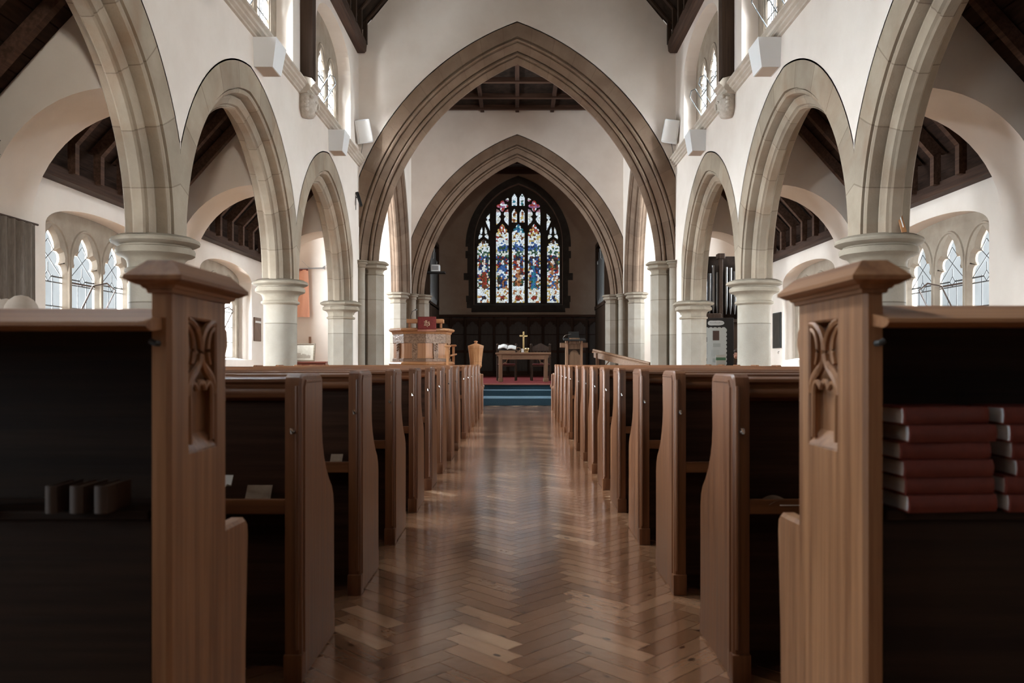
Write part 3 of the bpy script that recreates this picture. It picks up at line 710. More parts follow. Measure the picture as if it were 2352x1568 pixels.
# surround with toothed quoins
out = []
zq = [(3.06, 2.0), (3.30, 2.0), (3.30, 2.03), (3.54, 2.03), (3.54, 1.93), (4.15, 1.93), (4.15, 2.12), (4.42, 2.12), (4.42, 1.98), (5.0, 1.98), (5.0, 2.05), (5.28, 2.05), (5.28, 1.96), (5.45, 1.96), (5.45, 2.05)]
R_ = [(.04+h, z) for z, h in zq]
A_ = pointed(.04, 2.05, 5.45, 5.45, 8.2, 16)
out = R_+A_[1:-1]+[(.04-h, z) for z, h in zq[::-1]]
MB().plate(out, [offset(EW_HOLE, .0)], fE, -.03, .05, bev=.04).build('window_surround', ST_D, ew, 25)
MB().prism([(-.02, 2.95), (.1, 2.95), (.1, 3.17), (.28, 3.24), (.28, 3.1), (.05, 2.9)], lambda a, b, d: (d, EWZ-.12+a, b), -1.78, 1.86).build('window_sill', ST_D, ew)
# stained glass: irregular pieces held in dark leads
rng = np.random.default_rng(5)
WT = (.86, .92, .96); PALE = (.80, .80, .72); YEL = (.62, .46, .16); BRN = (.16, .06, .03); RED = (.34, .05, .035); BLU = (.06, .13, .33); NAV = (.03, .04, .10); TEA = (.04, .2, .27); GRN = (.05, .1, .06); ORG = (.42, .17, .07); DRK = (.05, .035, .03)
def pick(*c): return c[rng.integers(len(c))]
ROBE = {0: (WT, RED), 1: (BLU, ORG), 2: (RED, ORG), 3: (TEA, BLU), 4: (RED, BLU)}
def paint(k, u, z):
    cyp = (8.607-z)/.003673
    if k in ('w',): return pick(WT, WT, WT, PALE)
    if k == 'b': return pick(WT, TEA, TEA, WT, GRN) if abs(u) < .6 else WT
    if k == 'r': return pick(RED, RED, (.5, .2, .3), WT, (.3, .12, .25))
    if k == 'y': return pick(YEL, ORG, WT, WT, BRN) if abs(u) < .65 else pick(WT, PALE)
    if abs(u) > .84: return pick(WT, WT, PALE, YEL)
    if cyp > 1300:
        if abs(u) < .34 and 1370 < cyp < 1420: return pick(NAV, DRK, BLU) if k in (0, 4) else pick(RED, BRN)
        return pick(WT, PALE, PALE, YEL, WT, ORG) if abs(u) > .2 else pick(WT, PALE)
    if k == 2 and 1270 < cyp < 1300: return WT
    if cyp > 890:
        t = (1295-cyp)/405.
        if t > .86: return pick(GRN, WT, GRN, (.2, .3, .22), PALE)
        hx = {0: .1, 1: .05, 2: 0, 3: -.05, 4: -.1}[k]
        a, b = ROBE[k]
        if (u-hx)**2/.05+(t-.70)**2/.006 < 1: return pick(WT, (.8, .66, .56))
        if abs(u-hx) < .16+.34*(.78-t) and t < .66:
            if k == 0: return pick(WT, PALE) if t > .45 else pick(RED, BRN, RED)
            if k == 1: return pick(BLU, BLU, WT) if t > .3 else pick(BLU, NAV, ORG)
            if k == 2: return pick(WT, RED) if t > .5 else pick(ORG, ORG, BRN, (.6, .4, .25))
            if k == 3: return pick(WT, TEA) if t > .5 else pick(TEA, TEA, BLU)
            return pick(RED, ORG) if t > .45 else pick(WT, BLU, ORG)
        if (u+.5)**2/.06+(t-.42)**2/.006 < 1 or (u-.55)**2/.05+(t-.32)**2/.005 < 1: return pick(WT, (.75, .6, .5))
        if t < .28: return pick(BRN, GRN, ORG, BLU, DRK, PALE)
        return pick(NAV, DRK, BRN, RED, BLU, NAV, GRN)
    if k in (0, 4):
        return pick(WT, WT, GRN, PALE) if cyp > 860 else (pick(DRK, BRN) if abs(u) < .2 and cyp < 810 else pick(WT, YEL, WT, PALE))
    if cyp > 840: return pick(BLU, BLU, (.12, .2, .45), NAV, GRN)
    if cyp > 790: return pick(WT, BLU, BLU, WT) if abs(u) < .5 else pick(WT, PALE)
    if cyp > 700: return pick(WT, PALE, YEL, WT, BRN) if abs(u) < .7 else pick(WT, RED if k != 2 else WT)
    if k == 2: return pick(TEA, TEA, BLU, WT)
    return pick(RED, ORG, WT, YEL, RED)
def glass_piece(lp, kind):
    xs = [p[0] for p in lp]; zs = [p[1] for p in lp]; x0, x1, z0, z1 = min(xs)-.012, max(xs)+.012, min(zs)-.012, max(zs)+.012
    st = .0165; nx = max(3, int((x1-x0)/st)); nz = max(3, int((z1-z0)/st))
    sp = .062; seeds = []; cols = []
    gx = max(2, int((x1-x0)/sp)); gz = max(2, int((z1-z0)/(sp*1.15)))
    for i in range(gx):
        for j in range(gz):
            x = x0+(i+.5+rng.uniform(-.38, .38))*(x1-x0)/gx; z = z0+(j+.5+rng.uniform(-.38, .38))*(z1-z0)/gz
            seeds.append((x, z)); c = np.array(paint(kind, (x-(x0+x1)/2)/((x1-x0)/2), z)); cols.append(np.clip(c*rng.uniform(.82, 1.08), 0, 1))
    seeds = np.array(seeds); cols = np.array(cols)
    X = np.linspace(x0, x1, nx+1); Z = np.linspace(z0, z1, nz+1)
    cxm, czm = np.meshgrid((X[:-1]+X[1:])/2, (Z[:-1]+Z[1:])/2, indexing='ij')
    d = np.sqrt((cxm[..., None]-seeds[:, 0])**2+(czm[..., None]-seeds[:, 1])**2)
    o = np.argsort(d, axis=-1); d1 = np.take_along_axis(d, o[..., :1], -1)[..., 0]; d2 = np.take_along_axis(d, o[..., 1:2], -1)[..., 0]
    C = cols[o[..., 0]]; C = np.where(((d2-d1) < .0042)[..., None], C*.15, C)
    V = [(x, EWZ+.32, z) for x in X for z in Z]; F = []; FC = []
    for i in range(nx):
        for j in range(nz):
            a = i*(nz+1)+j; F.append((a, a+nz+1, a+nz+2, a+1)); FC.append(C[i, j])
    me = bpy.data.meshes.new('stained_glass_pane'); me.from_pydata(V, [], F)
    ca = me.color_attributes.new('stain', 'FLOAT_COLOR', 'CORNER')
    arr = np.ones((len(F), 4, 4), dtype=np.float32); arr[:, :, :3] = np.array(FC)[:, None, :]
    ca.data.foreach_set('color', arr.ravel())
    link_mesh('stained_glass_pane', me, STAINED, ew)
for lp, k in holes: glass_piece(lp, k)
# ------------------------------------------------------------------ pews
X_IN, X_OUT = .64, 3.28
def end_profile():
    return [(0, 0), (0, .885), (.008, .905), (.025, .915), (.235, .915), (.256, .905), (.264, .885), (.262, .80), (.258, .74), (.266, .69), (.285, .645), (.315, .60), (.355, .56), (.395, .53), (.42, .495), (.43, .45), (.43, .10), (.44, .08), (.44, 0)]
def low_pew(s, label):
    t = empty('pew', (0, 0, 0), 0, label, 'pew', 'low oak pews either side of the aisle', 'thing')
    def endp(x0, sg, hook):
        f = lambda a, b, d: (s*(x0+sg*d), a, b)
        m = MB().plate(end_profile(), [], f, 0, .048, bev_out=.007)
        # raised bead down the rear edge and along the top
        m.tube([f(.030, .02, .0), f(.030, .875, .0), f(.045, .893, .0), (f(.235, .893, .0))], .0055, 6)
        m.box(*sorted((s*(x0-.004*sg), s*(x0+.052*sg))), -.006, .055, 0, .085, bev=.004)
        m.tube([f(-.002, .10, .012), f(-.002, .88, .012)], .006, 6)
        o = m.build('end_panel', OAK_Z, t, 30)
        if hook:
            MB().tube([f(-.004, .745, .02), f(-.03, .745, .02), f(-.03, .757, .02)], .006, 6).build('hook', CHROME, o, 40)
    endp(X_IN, 1, True); endp(X_OUT, -1, False)
    a, b = s*(X_IN+.048), s*(X_OUT-.048)
    fx = lambda y, z, x: (x, y, z)
    MB().prism([(.13, .05), (.115, .84), (.138, .84), (.155, .05)], fx, a, b).build('backrest', wood('pew_back_board_%d' % (s+1), (.032, .014, .008), (.066, .03, .017), 'x', .45, spec=.25), t)
    rail = [(.165, .83), (.165, .875), (.155, .90), (.135, .905), (.085, .905), (.074, .899), (.072, .89), (.082, .882), (.082, .874), (.070, .866), (.066, .855), (.07, .843), (.085, .836), (.115, .83)]
    MB().prism(rail, fx, a, b).build('top_rail', OAK_X, t, 40)
    MB().box(min(a, b), max(a, b), .005, .12, .505, .525, bev=.004).box(min(a, b), max(a, b), .0, .012, .50, .545, bev=.003).build('book_ledge', OAK_X, t)
    MB().box(min(a, b), max(a, b), .135, .47, .425, .45, bev=.006).build('seat', OAK_X, t)
    MB().box(min(a, b), max(a, b), .135, .155, .0, .43).build('seat_board', DARK_X, t)
    return t
PEW_Y = [2.36, 3.25, 4.15, 5.05, 5.93, 6.8, 7.68, 8.56, 9.88, 10.78, 11.68, 12.56, 13.42]
words = ['first', 'second', 'third', 'fourth', 'fifth', 'sixth', 'seventh', 'eighth', 'ninth', 'tenth', 'eleventh', 'twelfth', 'thirteenth']
for s, sd in ((-1, 'left'), (1, 'right')):
    proto = None
    for i, y in enumerate(PEW_Y):
        lab = '%s low oak pew %s of the aisle, counting away from the carved tall pew end' % (words[i], sd) if i < 12 else 'low oak pew %s of the aisle farthest from the carved tall pew end' % sd
        if proto is None:
            proto = low_pew(s, lab); proto.location.y = y
        else:
            dup(proto, (0, y, 0), lab)
# lower stall fronts before the steps
def stall(s, label):
    t = empty('kneeling_desk', (0, 0, 0), 0, label, 'desk', 'low desks before the chancel steps', 'thing')
    f = lambda a, b, d: (s*(.68+d), a, b)
    prof = [(0, 0), (0, .70), (.02, .72), (.20, .72), (.21, .70), (.2, .62), (.22, .56), (.28, .53), (.33, .51), (.35, .47), (.34, .42), (.30, .40), (.31, .08), (.34, .05), (.34, 0)]
    MB().plate(prof, [], f, 0, .05, bev_out=.008).build('end_panel', OAK_Z, t, 30)
    MB().ball(f(.33, .47, .025), .045, .05, .045).build('carved_knob', OAK_Z, t, 50)
    a, b = sorted((s*.73, s*2.9))
    MB().box(a, b, .05, .075, .04, .68).build('front_panel', OAK_X, t)
    MB().box(a-.02, b, -.03, .2, .70, .735, bev=.008).build('top', wood('pale_desk_top_%d' % (s+1), (.3, .2, .14), (.4, .28, .2), 'x', .3), t)
    return t
for s, sd in ((-1, 'left'), (1, 'right')):
    p = stall(s, 'low oak desk with pale top, nearest the steps on the %s' % sd); p.location.y = 15.75
    dup(p, (0, 14.75, 0), 'low oak desk with pale top, between last pew and front desk on the %s' % sd)

# ------------------------------------------------------------------ tall carved rear pews
def tall_pew(s, label, y1, dz=0):
    t = empty('tall_pew', (0, 0, 0), 0, label, 'pew', 'tall carved pews at the rear', 'thing')
    y0 = 1.47
    f = lambda a, b, d: (s*(.64+d), a, b)
    P = [(y0, 0), (y0, 1.088), (y1, 1.088), (y1, 1.03), (y1+.012, 1.02), (y1+.016, .985), (y1+.004, .965), (y1, .94), (y1, .588), (y1+.125, .585), (y1+.142, .57), (y1+.146, .54), (y1+.13, .3), (y1+.125, .05), (y1+.14, 0)]
    r0, r1 = (y0+.125, y0+.278) if s > 0 else (y0+.085, y0+.225); zb, zt = .775, 1.035
    m = MB().plate(P, [[(r0, zb), (r1, zb), (r1, zt), (r0, zt)]], f, 0, .026, bev=.004, bev_out=.008)
    m.plate(P, [], f, .026, .034, bev=0)
    o = m.build('end_panel', OLD_Z, t, 30)
    # carved gothic panel: crossing ribs over a trefoiled arch, sloped sill
    m = MB(); w = r1-r0; h = zt-zb; yc = (r0+r1)/2
    def rib(pts, r): m.tube([f(r0+a*w, zb+b*h, .006) for a, b in pts], r, 6)
    def bez(p0, p1, p2, p3, n=14):
        return [tuple(sum(c*p[k] for c, p in zip(((1-t)**3, 3*t*(1-t)**2, 3*t*t*(1-t), t**3), (p0, p1, p2, p3))) for k in (0, 1)) for t in [i/n for i in range(n+1)]]
    for e in (0, 1):
        g = (lambda p: p) if e == 0 else (lambda p: [(1-a, b) for a, b in p])
        rib(g(bez((0, 1.0), (.42, .98), (.62, .78), (.40, .64))+bez((.40, .64), (.28, .56), (.02, .54), (.0, .42))), .0075)
        rib(g(bez((0, .46), (.02, .60), (.34, .62), (.5, .70))), .006)
        rib(g(bez((.10, .40), (.10, .52), (.22, .56), (.36, .46))), .0055)
        rib(g(bez((.36, .46), (.40, .52), (.46, .54), (.5, .5))), .0055)
        rib(g([(.10, .40), (.10, .05)]), .006)
        rib(g(bez((.0, .95), (.22, .92), (.30, .76), (.16, .66))), .005)
    m.prism([(zb, .0), (zb+.03, .026), (zb, .026)], lambda b, d, a: f(a, b, d), r0, r1)
    m.build('carved_tracery', OLD_Z, o, 50)
    # moulded cap
    def cap(o_, z0, z1, o2): 
        A = [(y0-o_, -o_), (y1+o_, -o_), (y1+o_, .034+o_), (y0-o_, .034+o_)]; B = [(y0-o2, -o2), (y1+o2, -o2), (y1+o2, .034+o2), (y0-o2, .034+o2)]
        va = [mm.bm.verts.new(f(a, z0, d)) for a, d in A]; vb = [mm.bm.verts.new(f(a, z1, d)) for a, d in B]
        for i in range(4): mm.bm.faces.new([va[i], va[(i+1) % 4], vb[(i+1) % 4], vb[i]])
        mm.bm.faces.new(va[::-1]); mm.bm.faces.new(vb)
    mm = MB(); cap(.006, 1.078, 1.086, .008); cap(.012, 1.086, 1.092, .016); cap(.02, 1.092, 1.100, .034); cap(.036, 1.100, 1.108, .036); cap(.036, 1.108, 1.138, .006)
    mm.build('cap', OLD_Y, t, 30)
    MB().tube([f(y0-.004, .985, .02), f(y0-.016, .985, .022), f(y0-.016, .99, .03)], .006, 6).build('hook', LEAD, t)
    a, b = s*.69, s*3.3
    fx = lambda y, z, x: (x, y, z)
    # sloped book rest along the top
    pr = [(y0-.060, 1.016), (y0-.067, 1.021), (y0-.062, 1.028), (y0+.13, 1.064), (y0+.15, 1.060), (y0+.15, 1.035), (y0-.045, 1.012)]; pr = [(a, b+dz) for a, b in pr]
    MB().prism(pr, fx, s*.655, b).build('book_rest', OLD_X, t, 30)
    MB().box(min(a, b), max(a, b), y0+.17, y0+.20, .0, 1.05).build('backrest', TALLBACK, t)
    MB().box(min(a, b), max(a, b), y0+.02, y0+.18, .655, .672, bev=.003).build('book_shelf', TALLBACK, t)
    MB().box(min(a, b), max(a, b), y0+.03, y0+.05, .0, .655).build('rear_board', TALLBACK, t)
    MB().box(min(a, b), max(a, b), y0+.2, y0+.52, .42, .45, bev=.006).build('seat', OLD_X, t)
    xe = s*3.28; MB().box(min(xe, xe+s*.05), max(xe, xe+s*.05), y0, y1, 0, 1.088).build('end_panel', OLD_Z, t)
    return t
tall_pew(1, 'tall oak pew with carved traceried end, right of the aisle, red books on its shelf', 1.815)
tall_pew(-1, 'tall dark oak pew with carved traceried end, left of the aisle, nearest the viewer', 1.755, -.006)
# brackets under the left book rest are lost in shadow; hymn books on the right shelf
def book(label, group, L=.172, Dp=.118, T=.0318, mats=(REDBK, PAGES)):
    t = empty('book', (0, 0, 0), 0, label, 'book', group, 'thing')
    c = .0022
    m = MB()
    sp = [(0, 0), (-.004, T*.25), (-.005, T*.5), (-.004, T*.75), (0, T)]
    # cover: two boards and a rounded spine towards -y
    q = [(Dp, T), (0, T)]+[(a, b) for a, b in sp[::-1]][1:-1]+[(0, 0), (Dp, 0), (Dp, c), (.004, c), (.002, T*.5), (.004, T-c), (Dp, T-c)]
    m.prism(q, lambda y, z, x: (x, y, z), -L/2, L/2)
    m.build('cover', mats[0], t, 40)
    MB().box(-L/2+.004, L/2-.004, .004, Dp-.004, c*.9, T-c*.9).build('page_block', mats[1], t)
    return t
rows = [('stack beside the carved end', .803, [(0, 2, 6), (1, 0, 5), (2, -2, 5), (3, -4, 4), (4, 2, 7), (5, -3, 9)]), ('second stack from the carved end', .987, [(0, 5, 1), (1, 3, 0), (2, 14, -2), (3, 10, -1), (4, 6, 2), (5, 2, 0)])]
lv = ['bottom', 'second from the bottom', 'third from the bottom', 'fourth from the bottom', 'second from the top', 'topmost']
pb = None
for nm, x0, items in rows:
    for k, dx, rz in items:
        lab = 'red hymn book, %s of the %s' % (lv[k], nm)
        loc = (x0+dx*.002, 1.476+.004*((k*3) % 2), .6725+.0325*k)
        if pb is None: pb = book(lab, 'red hymn books on the tall pew shelf'); pb.location = loc; pb.rotation_euler.z = radians(rz)
        else: dup(pb, loc, lab, radians(rz))
# booklets on the left shelf, its shade painted into their colours
DIMBK = plain('shaded_brown_cloth', (.05, .03, .022), .7); DIMPG = plain('shaded_page_edges', (.2, .16, .13), .8)
for k, (x, w) in enumerate(((-.865, .035), (-.82, .04), (-.775, .04), (-1.06, .03))):
    b_ = book(['dim brown booklet standing leftmost of three on the left shelf', 'dim brown booklet standing in the middle of three on the left shelf', 'dim brown booklet standing rightmost of three on the left shelf', 'dim brown booklet standing alone at the far left of the left shelf'][k], 'brown booklets on the left tall pew shelf', .05, .09, w*.6, (DIMBK, DIMPG))
    b_.rotation_euler = (0, pi/2, 0); b_.location = (x, 1.46, .6985)
# loose papers and small books on the low pew ledges
def open_leaflet(name, loc, w, h, lean, label, cat, m=PAPER, rz=0):
    t = empty(name, loc, rz, label, cat, None, 'thing')
    MB().prism([(0, 0), (lean, h), (lean+.003, h), (.006, 0)], lambda y, z, x: (x, y, z), -w/2, w/2).build('back_page', m, t)
    MB().prism([(0, .002), (-.035, .012), (-.05, .006), (-.05, .003), (-.035, .008), (0, 0)], lambda y, z, x: (x, y, z), -w*.54, w*.54).build('front_page', m, t)
    return t
TANP = noisy('aged_paper', (.26, .19, .14), (.36, .27, .2), ns=20, rough=.9)
open_leaflet('leaflet', (-.79, 2.418, .526), .077, .047, .03, 'tan open leaflet propped on the ledge of the first low pew, left', 'leaflet', TANP)
open_leaflet('leaflet', (-.885, 2.42, .575), .03, .03, .02, 'small white paper on the ledge, half hidden by the tall left pew', 'paper')
open_leaflet('leaflet', (-.755, 3.31, .526), .05, .04, .03, 'small tan book propped on the ledge of the second low pew, left', 'leaflet', TANP)
t = empty('leaflet', (.785, 2.40, .526), radians(4), 'thin booklet lying open on the ledge of the first low pew, right', 'leaflet', None, 'thing')
MB().grid(lambda u, v: ((u-.5)*.085, (v-.5)*.08, .002+.016*sin(pi*u)), 10, 2).build('pages', TANP, t, 60)
MB().box(-.01, .062, -.044, .036, 0, .002).build('back_page', PAPER, t)
o = MB().box(.70, .75, 5.07, 5.13, .5255, .532).build('leaflet', PAPER); fin(o, 'white paper lying on the ledge of the fourth low pew, right', 'leaflet')
# ------------------------------------------------------------------ wall fittings
for s, sd in ((-1, 'left'), (1, 'right')):
    for y, w in ((10.55, 'above the middle arch'), (14.75, 'above the farthest arch')):
        t = empty('wall_light', (s*3.5, y, 4.88), 0, 'boxy white wall light under the stone ledge %s on the %s' % (w, sd), 'light', 'white boxy wall lights', 'thing')
        def ring(x0, x1, y0, y1, z): return [(s*x0, y0, z), (s*x1, y0, z), (s*x1, y1, z), (s*x0, y1, z)]
        m = MB(); A = ring(0, -.31, 0, .46, .38); B = ring(0, -.25, .04, .42, 0); C_ = ring(-.02, -.23, .06, .40, .0)
        va = [m.bm.verts.new(p) for p in A]; vb = [m.bm.verts.new(p) for p in B]
        for i in range(4): m.bm.faces.new([va[i], va[(i+1) % 4], vb[(i+1) % 4], vb[i]])
        m.bm.faces.new(va); m.bm.faces.new(vb)
        m.build('housing', WHITE, t)
        x = sorted((-s*.02, -s*.235)); MB().box(x[0], x[1], .055, .405, -.004, .004).build('grille', TANBOX, t)
    t = empty('loudspeaker', (s*3.33, 17.45, 5.68), 0, 'white loudspeaker tilted down on the wall, %s of the great arch' % sd, 'speaker', 'white loudspeakers', 'thing')
    M = Matrix.Rotation(radians(-s*24), 4, 'Z') @ Matrix.Rotation(radians(12), 4, 'X') @ Matrix.Rotation(radians(s*14), 4, 'Y')
    MB().box(-.17, .17, -.17, .14, .06, .56, M=M, bev=.035).build('cabinet', WHITE, t, 40)
    MB().box(-.145, .145, -.178, -.165, .09, .53, M=M, bev=.004).build('grille', plain('pale_speaker_mesh', (.62, .58, .54), .8), t)
    MB().tube([(0, .05, .3), (s*.08, .14, .3)], .02, 8).build('bracket', WHITE, t)
    MB().tube([(s*.05, .04, .1), (s*.09, .08, -.05), (s*.11, .12, -.14), (s*.13, .14, -.22)], .006, 6).build('cable', BLACK, t)
t = empty('spotlight', (-3.5, 17.25, 4.45), 0, 'small black spotlight on a thin bracket, left foot of the great arch', 'spotlight', None, 'thing')
MB().tube([(.03, 0, .18), (.13, -.03, -.12)], .035, 14).build('lamp_body', BLACK, t, 40)
MB().tube([(0, 0, .06), (.05, -.01, .08)], .012, 8).tube([(0.005, 0, .1), (.005, 0, -.2)], .008, 6).build('bracket', BLACK, t)
# thermometer on the nearest right capital
t = empty('thermometer', (3.815, 7.865, 2.252), 0, 'wooden thermometer leaning on the nearest right column capital', 'thermometer', None, 'thing')
M = Matrix.Rotation(radians(-9), 4, 'Y') @ Matrix.Rotation(radians(-14), 4, 'X')
MB().box(-.025, .025, -.008, .004, -.02, .215, M=M, bev=.003).build('back_board', LOAK_Z, t)
MB().tube([M @ Vector((0, -.012, .03)), M @ Vector((0, -.012, .18))], .005, 8).build('tube', WHITE, t)

# ------------------------------------------------------------------ left aisle: curtain, framed notice, cream bundle
m = MB()
def cf(u, v):
    y = 6.55+2.1*u; z = 2.44-2.30*v
    return (-5.235+.028*sin(u*2*pi*15)+.012*sin(u*2*pi*37+1)*v, y, z)
m.grid(cf, 240, 4)
t = empty('curtain', (0, 0, 0), 0, 'grey pleated curtain hanging beside the nearest left aisle window', 'curtain', None, 'thing')
m.build('curtain_fabric', CURT, t, 80)
MB().tube([(-5.235, 6.45, 2.45), (-5.235, 8.7, 2.45)], .012, 8).build('curtain_rail', IRON, t)
t = empty('wall_notice', (-5.298, 16.2, 1.62), 0, 'brown framed notice on the left aisle wall beside the second round column', 'notice', None, 'thing')
MB().box(0, .03, -.2, .2, -.24, .24, bev=.006).build('frame', wood('notice_frame_oak', (.1, .05, .03), (.16, .09, .055), 'z', .4), t)
MB().box(.029, .033, -.17, .17, -.21, .12).build('notice_panel', noisy('brown_notice', (.13, .075, .05), (.18, .11, .075), ns=6, rough=.4), t)
MB().box(.029, .034, -.17, .17, .13, .17).build('title_strip', PAPER, t)
m = MB(); rr = random.Random(4)
for k in range(14): m.ball((-2.09-.045*(k % 7)+rr.uniform(-.02, .02), 3.37+rr.uniform(-.02, .02), .955+.17*(k//7)+.02*sin(k*1.7)+.045*(k % 3 == 1)), .06+.02*rr.random(), .06, .075+.015*rr.random())
o = m.build('cloth_bundle', CREAM, None, 180)
fin(o, 'crumpled cream cloth bundle on top of a pew, far left', 'cloth', None, 'thing')
# right aisle: dark board
t = empty('wall_board', (5.298, 16.2, 1.60), 0, 'plain dark rectangular board on the right aisle wall', 'board', None, 'thing')
MB().box(-.03, 0, -.24, .24, -.36, .36, bev=.004).build('frame', BLACK, t)
MB().box(-.035, -.028, -.215, .215, -.335, .335).build('board_face', noisy('dark_board', (.02, .016, .013), (.03, .024, .02), ns=6, rough=.6), t)
o = MB().tube([(5.295, 16.1, 1.17), (5.27, 16.1, 1.16), (5.27, 16.1, 1.14), (5.28, 16.1, 1.13)], .008, 8).build('wall_hook', CHROME); fin(o, 'little metal hook on the wall just below the dark board', 'hook')

# ------------------------------------------------------------------ left transept: banner, table, picture
t = empty('banner', (-6.88, 26.2, 2.31), 0, 'pale orange banner hanging from a bracket in the left transept', 'banner', None, 'thing')
m = MB(); m.grid(lambda u, v: (-.36+.36*u+.05*v*u, .04*sin(u*7+v*2), 1.68-1.55*v+.1*v*u*0), 16, 10); m.build('cloth', BANNER, t, 60)
MB().box(-.42, .0, -.015, .015, 1.66, 1.72).build('header', REDBK, t)
MB().tube([(-.42, 0, 1.72), (.55, 0, 1.74)], .022, 8).tube([(.5, 0, 1.74), (.56, .0, 1.80)], .035, 8).tube([(.05, 0, 1.74), (-.2, 0, 1.98)], .006, 6).tube([(.52, 0, 1.78), (.85, 0.15, 2.06)], .006, 6).tube([(.5, 0, 1.74), (.5, .2, 1.74)], .02, 8).build('bracket', plain('pewter', (.3, .3, .3), .4, 1), t)
t = empty('side_table', (-6.62, 24.6, 0), 0, 'dark red-brown table against the transept wall, framed picture on top', 'table', None, 'thing')
RB = wood('red_brown_wood', (.13, .035, .022), (.2, .06, .04), 'x', .4)
MB().box(-.9, .8, -.3, .3, .93, .98, bev=.008).build('table_top', RB, t)
MB().box(-.86, .76, -.26, .26, .80, .93).build('apron', RB, t)
for x in (-.84, .74):
    for y in (-.24, .24): MB().box(x-.035, x+.035, y-.035, y+.035, 0, .82).build('leg', RB, t)
t = empty('framed_picture', (-6.72, 24.62, .981), radians(-6), 'framed engraving of old buildings leaning on the transept table', 'picture', None, 'thing')
M = Matrix.Rotation(radians(-8), 4, 'X')
MB().plate([(-.46, 0), (.46, 0), (.46, .56), (-.46, .56)], [[(-.415, .045), (.415, .045), (.415, .515), (-.415, .515)]], lambda a, b, d: M @ Vector((a, d, b)), 0, .05, bev=.012).build('frame', wood('dark_gilt_frame', (.1, .07, .04), (.2, .15, .09), 'x', .4), t)
MB().box(-.43, .43, .018, .03, .03, .53, M=M).build('print', noisy('engraving_paper', (.36, .32, .26), (.46, .41, .34), ns=5, rough=.8), t)
m = MB(); rr = random.Random(2)
for k in range(14):
    x = -.3+.045*k; h = .06+.13*rr.random()*(1-abs(k-6)/9); m.box(x, x+.04, .0165, .018, .10, .12+h, M=M)
m.build('engraved_towers', plain('sepia_ink', (.24, .2, .155), .9), t)
o = MB().box(-7.0, -6.35, 24.3, 24.36, .99, 1.0).box(-6.95, -6.4, 24.3, 24.34, 1.0, 1.005).build('paper_sheet', PAPER)
bpy.data.objects.remove(o)
t = empty('storage_box', (-6.75, 22.9, 0), 0, 'dark teal box with pale lid below the framed picture', 'box', None, 'thing')
MB().box(-.42, .35, -.2, .2, .0, .95, bev=.01).build('box_body', plain('dark_teal', (.03, .05, .055), .5), t)
MB().box(-.44, .37, -.22, .22, .95, 1.0, bev=.01).build('box_lid', plain('pale_grey_plastic', (.35, .37, .38), .4), t)
o = MB().box(-6.9, -6.83, 26.37, 26.4, 1.5, 1.8).build('wall_plaque', wood('plaque_oak', (.2, .1, .06), (.28, .16, .1), 'z', .4)); fin(o, 'small brown plaque on the white transept wall', 'plaque')
o = MB().grid(lambda u, v: (-4.02+.5*u, 13.2+.25*v, .93+.03*sin(2*pi*abs(u-.5)*1.2)), 12, 2).build('open_book', PAPER, None, 60)
bpy.data.objects.remove(o)
# pale box on a bracket by the chancel
t = empty('projector', (-2.78, 27.2, 4.02), 0, 'small white box on a dark shelf at the left of the chancel arch', 'projector', None, 'thing')
MB().box(-.14, .14, -.15, .15, .02, .25, bev=.01).build('case', WHITE, t); MB().box(-.10, .10, -.16, -.145, .06, .21).build('front_panel', plain('grey_panel', (.3, .3, .3), .5), t)
MB().box(-.3, .32, -.2, .25, -.03, .018).build('shelf', BLACK, t)

# ------------------------------------------------------------------ organ (right), notice board, seated person
t = empty('organ', (0, 0, 0), 0, 'tall dark organ with grey pipes in the right transept', 'organ', None, 'thing')
MB().box(4.75, 8.4, 22.0, 23.2, 0, 2.1).box(4.70, 5.62, 21.9, 23.2, 2.1, 2.3, bev=.02).box(4.7, 8.4, 21.95, 23.2, 2.05, 2.14, bev=.01).build('case', DARK_Z, t)
for x in (5.62, 7.0): MB().box(x-.05, x+.05, 21.95, 22.1, 2.1, 3.85, bev=.01).box(x-.1, x+.1, 21.9, 22.15, 3.8, 3.95, bev=.02).build('post', DARK_Z, t)
k = 0
for x in [4.8+.105*i for i in range(8)]+[5.78+.12*i for i in range(10)]:
    h = 3.35+.28*abs(sin(k*1.3)); k += 1
    MB().lathe([(.012, 2.28), (.042, 2.5), (.045, 2.52), (.045, h), (.03, h)], 14, M=Matrix.Translation((x, 22.05, 0))).build('pipe', PIPEM, t, 40)
MB().box(4.7, 7.05, 22.2, 22.3, 2.1, 3.9).build('back_panel', BOARD, t)
t = empty('notice_board', (4.78, 19.9, 0), radians(-4), 'grey scallop-edged display board pinned with papers, right transept', 'notice board', None, 'thing')
MB().box(-.75, .62, 0, .05, .1, 2.06, bev=.01).build('board', BLACK, t)
